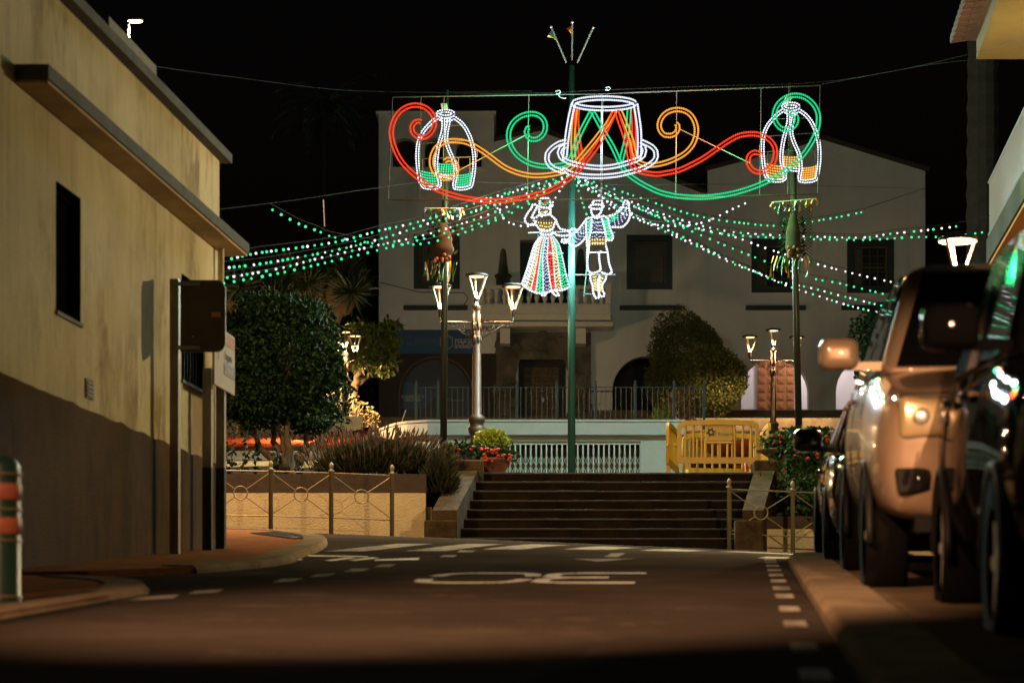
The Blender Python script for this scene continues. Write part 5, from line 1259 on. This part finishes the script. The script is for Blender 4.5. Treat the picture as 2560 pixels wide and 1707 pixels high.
# broad-leaved tree by the lamp
bt = thing('broadleaf_tree', 'lamplit broad-leaved tree with twisting pale branches', 'tree', P(880,1040,68))
b = MB()
pts = limb(b, P(876,1060,68), P(886,960,68), .14, .10, .03); limb(b, P(886,962,68), P(925,940,68.2), .10, .06, .03); limb(b, P(925,940,68.2), P(945,900,68.2), .06, .03, .04)
limb(b, P(886,960,68), P(905,925,67.5), .10, .06, .05); limb(b, P(905,928,67.5), P(900,880,67.5), .05, .03, .05); limb(b, P(925,940,68.2), P(985,930,68.5), .05, .02, .05)
b.build('trunk', M['bark_pale'], bt, True)
lb = MB()
for i in range(420):
    x, y = random.gauss(925,34), random.gauss(862,34)
    if not (866 < x < 1000 and 800 < y < 932): continue
    c_ = Vector(P(x, y, 68+random.uniform(-1.1,1.1)))
    for k in range(10): d = rnd_dir(); d.z -= .5; leaf(lb, c_, d, random.uniform(.20,.32), .045, .15)
lb.build('crown', M['leaf_big'], bt)
# dragon tree
dg_ = thing('dragon_tree', 'old dragon tree with spiky leaf heads and thick branches', 'tree', P(720,870,70))
b = MB(); lb = MB()
heads = [(770,680),(830,690),(880,700),(720,660),(660,680),(600,690),(690,720),(800,655),(860,655),(560,700)]
for x, y in heads:
    limb(b, P(720+(x-720)*.3, 880, 70), P(x, y+35, 70), .38, .26, .12, 6)
    c_ = Vector(P(x, y+30, 70+random.uniform(-1,1)))
    for k in range(330):
        d = rnd_dir(); d.z = d.z*.75+.30; leaf(lb, c_, d, random.uniform(.55,.95), .022, -.05)
b.build('trunk', M['bark_pale'], dg_, True); lb.build('crown', M['leaf_drago'], dg_)
# dark undergrowth mass between
ug = MB()
for i in range(9000):
    x = random.uniform(540,960); y = random.uniform(700,1010) if x > 820 else random.uniform(720,900)
    c_ = Vector(P(x, y + 40*math.sin(x*.03), random.uniform(77,82))); leaf(ug, c_, rnd_dir(), .28, .09)
tag(ug.build('undergrowth', M['leaf_dark']), 'dark shrubbery filling the back of the garden', 'shrubbery', kind='stuff')
# palms
def palm(label, x, Y, ybase, ytop, r, fr, droop=1.0):
    t = thing('palm_tree', label, 'palm', P(x, ybase, Y)); b = MB(); a, e = Vector(P(x,ybase,Y)), Vector(P(x+3,ytop,Y)); n = 46
    b.tube([a+(e-a)*i/n for i in range(n+1)], [r*(1+.09*(i % 2))*(1-.15*i/n) for i in range(n+1)], 12); b.build('trunk', M['bark_palm'], t)
    lb = MB()
    for k in range(fr):
        az = 2*math.pi*k/fr + random.uniform(-.2,.2); el_ = random.uniform(-.2,1.1); L = random.uniform(1.7,2.5)
        prev = e.copy(); dirv = Vector((math.cos(az)*math.cos(el_), math.sin(az)*math.cos(el_), math.sin(el_)))
        for s in range(14):
            dirv = (dirv + Vector((0,0,-.10*droop))).normalized(); nx = prev + dirv*L/14
            lb.tube([prev, nx], .015, 3, cap=False)
            sd = dirv.cross(Vector((0,0,1))).normalized()
            for q in (-1, 1): leaf(lb, nx, sd*q+dirv*.7+Vector((0,0,-.35)), .5*(1-abs(s-6)/12), .02)
            prev = nx
    lb.build('crown', M['leaf_drago'], t); return t
palm('tall dim palm standing behind the house and the bulb strings', 806, 80, 900, 268, .14, 26)
palm('thick dark palm trunk behind the lantern and balcony', 2456, 52, 1000, -240, .36, 20)
# bush in front of the arcade
rb_ = thing('arcade_bush', 'large rounded bush with one side lit orange before the arcade', 'bush', P(1735,1060,71.5))
for (cx, cy, rx, ry, n, sd, Yc) in ((1722,880,1.10,1.05,11000,5,72.0), (1780,952,.98,.98,10500,6,71.0), (1690,970,.85,.95,5500,7,71.8)):
    crown('crown', M['leaf_olive'], rb_, P(cx,cy,Yc), (rx,.9,ry), n, .095, .026, .5, .25, sd)
b = MB()
for x in (1700,1735,1760): limb(b, P(x,1075,71.5), P(x+random.uniform(-20,20),960,71.5), .05, .02)
b.build('trunk', M['bark'], rb_)
rs_ = thing('red_shrub', 'small reddish shrub behind the terrace railing', 'shrub', P(1715,1055,57)); lb = MB()
for i in range(900): c_ = Vector(P(random.gauss(1705,16), random.uniform(975,1050), 57+random.uniform(-.3,.3))); leaf(lb, c_, rnd_dir()+Vector((0,0,.4)), .10, .022)
lb.build('leaves', leafmat('reddish_leaf', (.30,.11,.05), (.12,.10,.03)), rs_)
yb_ = thing('terrace_plant', 'tiny yellow-green plant on the terrace edge', 'plant', P(1652,1052,56)); lb = MB()
for i in range(260): c_ = Vector(P(random.gauss(1653,9), random.uniform(1028,1052), 56)); leaf(lb, c_, rnd_dir()+Vector((0,0,.6)), .10, .02)
lb.build('leaves', M['leaf_yellow'], yb_)
iv = thing('ivy_bush', 'dark ivy-covered bush behind the parked cars', 'bush', P(2260,1000,50))
crown('crown', M['leaf_dark'], iv, P(2300,850,50), (.92,.8,.85), 8000, .11, .042, .55, .3, 8)
crown('crown', M['leaf_dark'], iv, P(2215,935,50), (.55,.6,.55), 3600, .11, .042, .5, .3, 9)
limb_b = MB(); limb(limb_b, P(2290,1190,50), P(2295,900,50), .12, .06); limb_b.build('trunk', M['bark'], iv)

# ================================================================ planters
def flowers(par, cpx, rx, ry, Y, n, seed):
    random.seed(seed); ms = MB().ico((0,0,0), .03, 1, (1,1,.75)).mesh('flower'); ms.materials.append(M['petal'])
    for i in range(n):
        x, y = cpx[0]+random.uniform(-rx,rx), cpx[1]+random.uniform(-ry,ry)
        inst(ms, 'flower', par, P(x, y, Y-.24), None, (random.uniform(.8,1.4),)*3)
pt = thing('flower_pot', 'terracotta pot of red geraniums at the head of the stairs', 'planter', P(1238,1182,39.75))
o_ = P(1238,1184,39.75)
MB().lathe([(.13,0),(.16,.03),(.235,.24),(.255,.25),(.255,.285),(.225,.285),(.215,.25),(.0,.24)], (o_[0],o_[1],ZP), 20).build('pot', M['terracotta'], pt, True)
lb = MB()
for i in range(700):
    c_ = Vector(P(random.gauss(1240,22), random.gauss(1138,12), 39.75+random.uniform(-.2,.2))); leaf(lb, c_, rnd_dir()+Vector((0,0,.3)), .07, .03)
lb.build('leaves', M['leaf_geranium'], pt); flowers(pt, (1238,1137), 36, 16, 39.75, 24, 21)
ysb = thing('golden_shrub', 'small yellow-green clipped shrub behind the geranium pot', 'shrub', P(1228,1140,41))
crown('crown', M['leaf_yellow'], ysb, P(1228,1103,41), (.27,.25,.16), 2600, .07, .018, .4, .2, 12)
MB().lathe([(.18,0),(.24,.25),(.25,.27),(.0,.27)], (P(1228,0,41)[0],41,ZP), 14).build('pot', M['terracotta'], ysb)
lp = thing('planter_box', 'long dark planter box of geraniums beside the dark pole', 'planter', P(1160,1160,40.0))
MB().box((P(1110,0,40)[0],39.85,ZP), (P(1200,0,40)[0],40.2,P(0,1132,40)[2])).build('box', M['post_dark'], lp)
lb = MB()
for i in range(900): c_ = Vector(P(random.uniform(1105,1205), random.gauss(1124,7), 40+random.uniform(-.2,.2))); leaf(lb, c_, rnd_dir()+Vector((0,0,.5)), .08, .03)
lb.build('leaves', M['leaf_geranium'], lp); flowers(lp, (1170,1119), 42, 5, 40, 9, 22)
bw = thing('planter_bowl', 'dark stone bowl of red geraniums on the stair wall', 'planter', P(1940,1150,39.4))
o_ = P(1936,1170,39.5)
MB().lathe([(.12,0),(.10,.04),(.09,.08),(.20,.15),(.285,.19),(.30,.22),(.26,.22),(.0,.20)], (o_[0],o_[1],3.68), 20).build('bowl', M['stringer'], bw, True)
lb = MB()
for i in range(800): c_ = Vector(P(random.gauss(1950,20), random.gauss(1112,14), 39.5+random.uniform(-.25,.25))); leaf(lb, c_, rnd_dir()+Vector((0,0,.3)), .08, .03)
lb.build('leaves', M['leaf_geranium'], bw); flowers(bw, (1955,1105), 26, 18, 39.5, 7, 23)
gs = thing('geranium_bush', 'trailing geranium bush with red flowers over the right planter wall', 'bush', P(2030,1250,38.4)); lb = MB()
for i in range(3000):
    x = random.gauss(2022,30); y = random.gauss(1160,52)
    c_ = Vector(P(x, max(1075, y), 38.6+random.uniform(-.5,.5)-(.6 if y > 1190 else 0))); leaf(lb, c_, rnd_dir()+Vector((0,-.2,.2)), .085, .03)
lb.build('leaves', M['leaf_geranium'], gs); flowers(gs, (2025,1120), 45, 35, 38.0, 9, 24)
rk = thing('garden_rock', 'rounded brown rock on the gravel bank by the lit wall', 'rock', P(2066,1098,58))
MB().ico(P(2060,1090,58), .13, 2, (1,.8,.6)).build('stone', M['stringer'], rk, True)

# ================================================================ yellow plastic barriers round the stair head
def rail_panel(label, A, B, logo=False, h=1.0, crown_=.03):
    """a moulded barrier between plan points A and B standing on the plaza"""
    A, B = Vector((A[0],A[1],ZP)), Vector((B[0],B[1],ZP)); d = B-A; L = d.length; ux = d.normalized(); uy_ = Vector((-ux.y, ux.x, 0)); th_ = .045
    t = thing('plastic_barrier', label, 'barrier', tuple((A+B)/2), 'yellow barriers at the head of the stairs')
    ang_ = math.atan2(ux.y, ux.x)
    t.rotation_euler = (0,0,ang_)
    def lb_(s0, s1, z0, z1, nm='bar', th2=th_, par=None, y0=0.0):
        o = MB().box((s0-L/2, -th2/2+y0, z0), (s1-L/2, th2/2+y0, z1)).build(nm, M['yellow'], par or t, local=True); return bevel(o, .012, 2)
    e = .055
    tp = [(e*.4,.20),(0,.26),(0,.78),(.02,.84),(.07,.88),(.16,.90),(L/2,.92),(L-.16,.90),(L-.07,.88),(L-.02,.84),(L,.78),(L,.26),(L-e*.4,.20)]
    inner = [(e*1.3,.30),(e*1.3,.76),(.10,.80),(.18,.82),(L/2,.835),(L-.18,.82),(L-.10,.80),(L-e*1.3,.76),(L-e*1.3,.30)]
    fo = holed('frame', [(x-L/2, z) for x, z in tp], [[(x-L/2, z) for x, z in inner]], th_, M['yellow'], None, -th_/2); fo.parent = t; bevel(fo, .01)
    cols = [.24,.38,.52] if not logo else [.22,.34,.47]
    nb_ = max(2, int(L/.13))
    for k in range(1, nb_):
        s = L*k/nb_
        if logo and .36*L < s < .66*L: continue
        lb_(s-.017, s+.017, .295, .835 if abs(s-L/2) < L*.35 else .815, 'bar', th_*.8)
    if logo:
        lb_(L*.34, L*.68, .56, .835, 'logo_panel', .03)
        lb_(L*.34, L*.68, .52, .558, 'bar'); lb_(L*.5-.02, L*.5+.02, .295, .52, 'bar', th_*.8)
        lb_(L*.34, L*.34+.03, .295, .52, 'bar', th_*.8); lb_(L*.68-.03, L*.68, .295, .52, 'bar', th_*.8)
        em = MB(); cx, cz = L*.41-L/2, .71
        for k in range(6):
            a = R(60*k); a2 = a+R(38)
            em.quad((cx+.028*math.cos(a),-.017,cz+.028*math.sin(a)),(cx+.05*math.cos(a-.5),-.017,cz+.05*math.sin(a-.5)),(cx+.085*math.cos(a+.25),-.017,cz+.085*math.sin(a+.25)),(cx+.03*math.cos(a+1.0),-.017,cz+.03*math.sin(a+1.0)))
        em.build('emblem', M['black'], t, local=True)
        x_ = lettering('El Rosario', .085, (L*.56-L/2, -.0165, .68), M['stringer'], None, thick=.001); x_.parent = t
    for s in (.16, L-.16):
        f = MB().box((s-.025-L/2,-.03,.10),(s+.025-L/2,.03,.21)).box((s-.05-L/2,-.2,.0),(s+.05-L/2,.2,.03)).hexa([(s-.03-L/2,-.1,.03),(s+.03-L/2,-.1,.03),(s+.03-L/2,.1,.03),(s-.03-L/2,.1,.03),(s-.025-L/2,-.03,.10),(s+.025-L/2,-.03,.10),(s+.025-L/2,.03,.10),(s-.025-L/2,.03,.10)]).build('foot', M['yellow'], t, local=True)
    lb_(-.07, .0, .47, .52, 'hook'); 
    return t
xa, xb = P(1712,0,39.55)[0], P(1882,0,39.55)[0]
rail_panel('yellow barrier facing the stairs with a dark sun emblem', (xa-.12,39.65), (xb+.12,39.65), True)
rail_panel('yellow barrier turned back at the open end near the folding gate', (xa-.27,39.75), (xa+.02,41.5))
rail_panel('yellow barrier turned back beside the dark planter bowl', (xb+.30,39.8), (xb+.36,41.8))
rail_panel('yellow barrier closing the back of the enclosure', (xa+.10,41.55), (xb+.30,41.75))
rb2 = thing('warning_tape', 'strip of red and white tape tied to the yellow barrier', 'tape', P(1860,1170,39.5))
for k, c in enumerate(('petal','white','petal','petal')):
    x = 1856+k*3; MB().quad(P(x,1158,39.52), P(x+4,1157,39.5), P(x+5+k,1178,39.5), P(x+1+k,1179,39.52)).build('strip', M[c], rb2)

# ================================================================ parked cars
def car(label, front_u, front_Y, L, Wd, H, hood, clear, paint, glassm, wheel_r=.33, cowl=.30, roof0=.48, roof1=.80, belt=.62, fogs=True, dz=.10):
    hw = Wd/2; X = front_u + hw + KX*front_Y; Ym = front_Y + L/2; Xm = front_u + hw + KX*Ym
    zm = G(Xm, Ym) + dz
    t = thing('parked_car', label, 'car', (Xm, Ym, zm), 'cars parked along the kerb', (math.atan(SL), 0, -math.atan(KX)))
    y0 = -L/2
    def ring(y, w_, zb, zt, crown_h, bulge=1.0):
        return [(w_*.80,y,zb),(w_*.96,y,zb+.10),(w_*1.0*bulge,y,zb+(zt-zb)*.45),(w_*.985,y,zb+(zt-zb)*.74),(w_*.93,y,zt-.03),(w_*.80,y,zt+crown_h*.45),(w_*.4,y,zt+crown_h*.9),(0,y,zt+crown_h)]
    zb = clear; bl_h = belt*H
    st_ = [(0.0,.80,zb+.10,hood-.16,.02),(.012,.90,zb+.03,hood-.08,.03),(.04,.965,zb,hood-.03,.04),(.12,1.0,zb,hood,.05),(cowl-.02,1.0,zb,bl_h-.06,.05),(cowl+.04,1.0,zb,bl_h,.03),(.60,1.0,zb,bl_h+.01,.02),(.88,.99,zb,bl_h+.02,.02),(.97,.95,zb+.02,bl_h-.02,.02),(1.0,.85,zb+.12,bl_h-.12,.01)]
    b = MB(); vs = []
    for f, wf, z0, z1, ch in st_:
        r = ring(y0+f*L, hw*wf, z0, z1, ch); vs += r + [(-x,y,z) for x,y,z in r[-2::-1]]
    n = 15; fs = [(i*n+k, i*n+k+1, (i+1)*n+k+1, (i+1)*n+k) for i in range(len(st_)-1) for k in range(n-1)]
    fs += [tuple(range(n-1,-1,-1)), tuple((len(st_)-1)*n+k for k in range(n))] + [(i*n, (i+1)*n, (i+1)*n+n-1, i*n+n-1) for i in range(len(st_)-1)]
    body = b.add(vs, fs).build('body', paint, t, True, local=True)
    sm = body.modifiers.new('sub', 'SUBSURF'); sm.levels = sm.render_levels = 2
    # cabin: base ring on the belt, roof ring above
    yc_, yr0, yr1, ye = y0+cowl*L, y0+roof0*L, y0+roof1*L, y0+.985*L
    wb, wr = hw*.88, hw*.67; zr = H-.05
    B = [(-wb,yc_,bl_h-.03),(wb,yc_,bl_h-.03),(wb,ye,bl_h-.02),(-wb,ye,bl_h-.02)]; T = [(-wr,yr0,zr),(wr,yr0,zr),(wr*.97,yr1,zr),(-wr*.97,yr1,zr)]
    cb = MB().hexa(B+T).build('cabin', paint, t, True, local=True); bevel(cb, .07, 3)
    rfm = MB().hexa([(-wr+.03,yr0+.05,zr-.01),(wr-.03,yr0+.05,zr-.01),(wr-.03,yr1-.05,zr-.01),(-wr+.03,yr1-.05,zr-.01),(-wr+.16,yr0+.25,zr+.045),(wr-.16,yr0+.25,zr+.045),(wr-.16,yr1-.2,zr+.045),(-wr+.16,yr1-.2,zr+.045)]).build('roof', paint, t, True, local=True); bevel(rfm, .03, 3)
    def pane(nm, q, ins=.08, lift=.012, par=None, m=None):
        q = [Vector(p) for p in q]; c_ = sum(q, Vector())/4; nn = (q[1]-q[0]).cross(q[3]-q[0]).normalized()
        if nn.dot(c_-Vector((0,(yr0+yr1)/2,bl_h+.2))) < 0: nn = -nn
        qq = [p + (c_-p).normalized()*ins + nn*lift for p in q]; q2 = [p + nn*.006 for p in qq]
        return MB().hexa([tuple(p) for p in qq+q2]).build(nm, m or glassm, par or t, local=True)
    pane('windscreen', [B[0],B[1],T[1],T[0]], .11); pane('rear_window', [B[3],B[2],T[2],T[3]], .12)
    for sx in (0, 1):
        bA, bB, tA, tB = (B[0],B[3],T[0],T[3]) if sx == 0 else (B[1],B[2],T[1],T[2])
        bA, bB, tA, tB = map(Vector, (bA,bB,tA,tB)); mb, mt = bA.lerp(bB,.46), tA.lerp(tB,.40)
        pane('side_window', [bA.lerp(bB,.05), mb, mt, tA], .06); pane('side_window', [mb, bA.lerp(bB,.92), tB, mt], .06)
        sg = -1 if sx == 0 else 1
        # mirror
        my = yc_+.20; mx = sg*(hw+.11); mz = bl_h+.10
        mh = MB().hexa([(mx-.11,my-.08,mz-.085),(mx+.11,my-.08,mz-.085),(mx+.12,my+.08,mz-.10),(mx-.12,my+.08,mz-.10),(mx-.10,my-.07,mz+.075),(mx+.10,my-.07,mz+.075),(mx+.12,my+.08,mz+.10),(mx-.12,my+.08,mz+.10)]).build('mirror', paint, t, True, local=True); bevel(mh, .055, 4)
        MB().hexa([(sg*(wb-.03),my,bl_h-.0),(sg*(wb-.03),my+.08,bl_h-.0),(mx,my+.06,mz-.09),(mx,my,mz-.09),(sg*(wb-.03),my,bl_h+.05),(sg*(wb-.03),my+.08,bl_h+.05),(mx,my+.06,mz-.05),(mx,my,mz-.05)]).build('mirror_arm', paint, mh, local=True)
        MB().bxc((mx,my+.088,mz),(.2,.012,.15)).build('mirror_glass', glassm, mh, local=True)
        # wheels
        for f in (.185, .80):
            wy = y0+f*L; wx = sg*(hw-.115)
            tyre = MB(); pr = [(wheel_r*.62,-.11),(wheel_r*.93,-.115),(wheel_r,-.085),(wheel_r,.085),(wheel_r*.93,.115),(wheel_r*.62,.11)]
            vs = []; ns = 28
            for rr_, xo in pr:
                for k in range(ns): a = 2*math.pi*k/ns; vs.append((wx+xo, wy+rr_*math.cos(a), wheel_r+rr_*math.sin(a)))
            fs = [(i*ns+k, i*ns+(k+1)%ns, (i+1)*ns+(k+1)%ns, (i+1)*ns+k) for i in range(5) for k in range(ns)]
            wh = tyre.add(vs, fs).build('wheel', M['tyre'], t, True, local=True)
            rim = MB(); ox = sg*.095
            rim.add([(wx+ox*.6, wy+wheel_r*.62*math.cos(2*math.pi*k/ns), wheel_r+wheel_r*.62*math.sin(2*math.pi*k/ns)) for k in range(ns)] + [(wx+ox*.6,wy,wheel_r)], [(k,(k+1)%ns,ns) for k in range(ns)])
            for k in range(5):
                a = 2*math.pi*k/5; dy, dz_ = math.cos(a), math.sin(a)
                rim.hexa([(wx+ox*.6,wy-dz_*.04,wheel_r+dy*.04),(wx+ox*.6,wy+dz_*.04,wheel_r-dy*.04),(wx+ox*.6,wy+dy*wheel_r*.62+dz_*.025,wheel_r+dz_*wheel_r*.62-dy*.025),(wx+ox*.6,wy+dy*wheel_r*.62-dz_*.025,wheel_r+dz_*wheel_r*.62+dy*.025),
                          (wx+ox,wy-dz_*.035,wheel_r+dy*.035),(wx+ox,wy+dz_*.035,wheel_r-dy*.035),(wx+ox,wy+dy*wheel_r*.6+dz_*.02,wheel_r+dz_*wheel_r*.6-dy*.02),(wx+ox,wy+dy*wheel_r*.6-dz_*.02,wheel_r+dz_*wheel_r*.6+dy*.02)])
            rim.build('rim', M['alu'], wh, local=True)
            # wheel arch lip
            r1 = wheel_r*1.16
            MB().tube([(sg*(hw*.985), wy+r1*math.cos(math.pi*k/16), wheel_r*.92+r1*math.sin(math.pi*k/16)) for k in range(17)], .022, 6).build('wheel_arch', M['trim_black'], t, True, local=True)
        # headlight and fog lamp
        hz = hood-.16; hx = sg*hw*.70
        xi, xo = sg*hw*.46, sg*hw*.84
        q8 = [(xi,y0-.035,hz-.10),(xo,y0-.005,hz-.12),(xo+sg*.04,y0+.25,hz-.10),(xi,y0+.2,hz-.10),(xi+sg*.03,y0-.02,hz+.06),(xo,y0+.03,hz+.10),(xo+sg*.03,y0+.28,hz+.12),(xi+sg*.03,y0+.22,hz+.07)]
        hl = MB().hexa(q8 if sg > 0 else [q8[i] for i in (1,0,3,2,5,4,7,6)]).build('headlight', M['headlamp'], t, True, local=True); bevel(hl, .03, 3)
        for k_ in (.32,.7): MB().ico((xi+(xo-xi)*k_,y0-.02+.03*k_,hz-.01), .05, 2, (1,.35,1)).build('reflector', M['alu'], hl, True, local=True)
        for fy in (.335,.56,.775):
            yy = y0+fy*L; MB().tube([(sg*hw*.955,yy,zb+.16),(sg*hw*.992,yy,zb+(bl_h-zb)*.45),(sg*hw*.975,yy,zb+(bl_h-zb)*.74),(sg*hw*.93,yy,bl_h-.04)], .006, 5).build('door_seam', M['trim_black'], t, local=True)
        for fy in (.53,.745): bevel(MB().bxc((sg*hw*.985,y0+fy*L,bl_h-.14),(.03,.2,.035)).build('door_handle', paint, t, True, local=True), .012)
        if fogs:
            fz = clear+.24
            fg = MB().hexa([(hx-.14,y0-.006,fz-.07),(hx+.12,y0+.03,fz-.05),(hx+.12,y0+.08,fz-.05),(hx-.14,y0+.06,fz-.07),(hx-.16,y0-.006,fz+.07),(hx+.15,y0+.03,fz+.08),(hx+.15,y0+.08,fz+.08),(hx-.16,y0+.06,fz+.07)]).build('fog_lamp_recess', M['trim_black'], t, local=True); bevel(fg, .02, 3)
            MB().ico((hx-.02,y0+.012,fz), .045, 2, (1,.4,1)).build('fog_lamp', M['glass_dark'], fg, True, local=True)
    bevel(MB().box((-hw*.42,y0-.012,hood-.30),(hw*.42,y0+.1,hood-.12)).build('grille', M['trim_black'], t, local=True), .02)
    bevel(MB().box((-hw*.55,y0-.006,clear+.02),(hw*.55,y0+.1,clear+.20)).build('lower_grille', M['trim_black'], t, local=True), .02)
    MB().tube([(-hw*.84,y0+.06,hood-.05),(-hw*.5,y0+.01,hood-.045),(0,y0-.012,hood-.04),(hw*.5,y0+.01,hood-.045),(hw*.84,y0+.06,hood-.05)], .006, 5).build('bonnet_seam', M['trim_black'], t, local=True)
    bevel(MB().box((-.26,y0-.03,clear+.24),(.26,y0-.008,clear+.35)).build('plate', M['white'], t, local=True), .006)
    for sx in (-.35,.25): MB().tube([(sx*hw,yc_-.02,bl_h+.01),(sx*hw+.35,yc_+.12,bl_h+.12)], .010, 5).build('wiper', M['trim_black'], t, local=True)
    MB().box((-hw*.75,y0+.1,clear-.02),(hw*.75,-y0-.15,clear+.12)).build('underbody', M['trim_black'], t, local=True)
    return t
M['tyre'] = mat('tyre_rubber', (.004,.004,.004), .95, spec=.05)
M['trim_black'] = mat('black_plastic_trim', (.006,.006,.006), .6, spec=.25)
M['headlamp'] = mat('headlamp_plastic', (.46,.36,.20), .22, .2, coat=1.0)
M['car_silver'] = mat('champagne_silver_paint', (.34,.25,.17), .38, .25, coat=.8)
M['car_black'] = mat('black_car_paint', (.006,.006,.007), .3, .0, coat=.30, spec=0)
M['car_dark'] = mat('dark_grey_car_paint', (.014,.015,.016), .15, .2, coat=1.0)
M['car_glass'] = mat('tinted_car_glass', (.005,.005,.006), .03, spec=.6)
car('silver off-roader with high bumper, second from the camera', .66, 12.4, 4.7, 1.86, 1.97, 1.16, .42, M['car_silver'], M['car_glass'], .37, .27, .42, .93, .66, dz=-.02)
car('small dark hatchback farthest up the row of cars', .62, 17.9, 3.95, 1.72, 1.46, .92, .20, M['car_dark'], M['car_glass'], .31, .26, .47, .84, .64, dz=-.02)
car('black crossover nearest the camera, cut by the picture edge',   .92, 8.2, 3.95, 1.82, 1.80, 1.06, .24, M['car_black'], M['car_glass'], .34, .26, .46, .88, .64, dz=-.02)
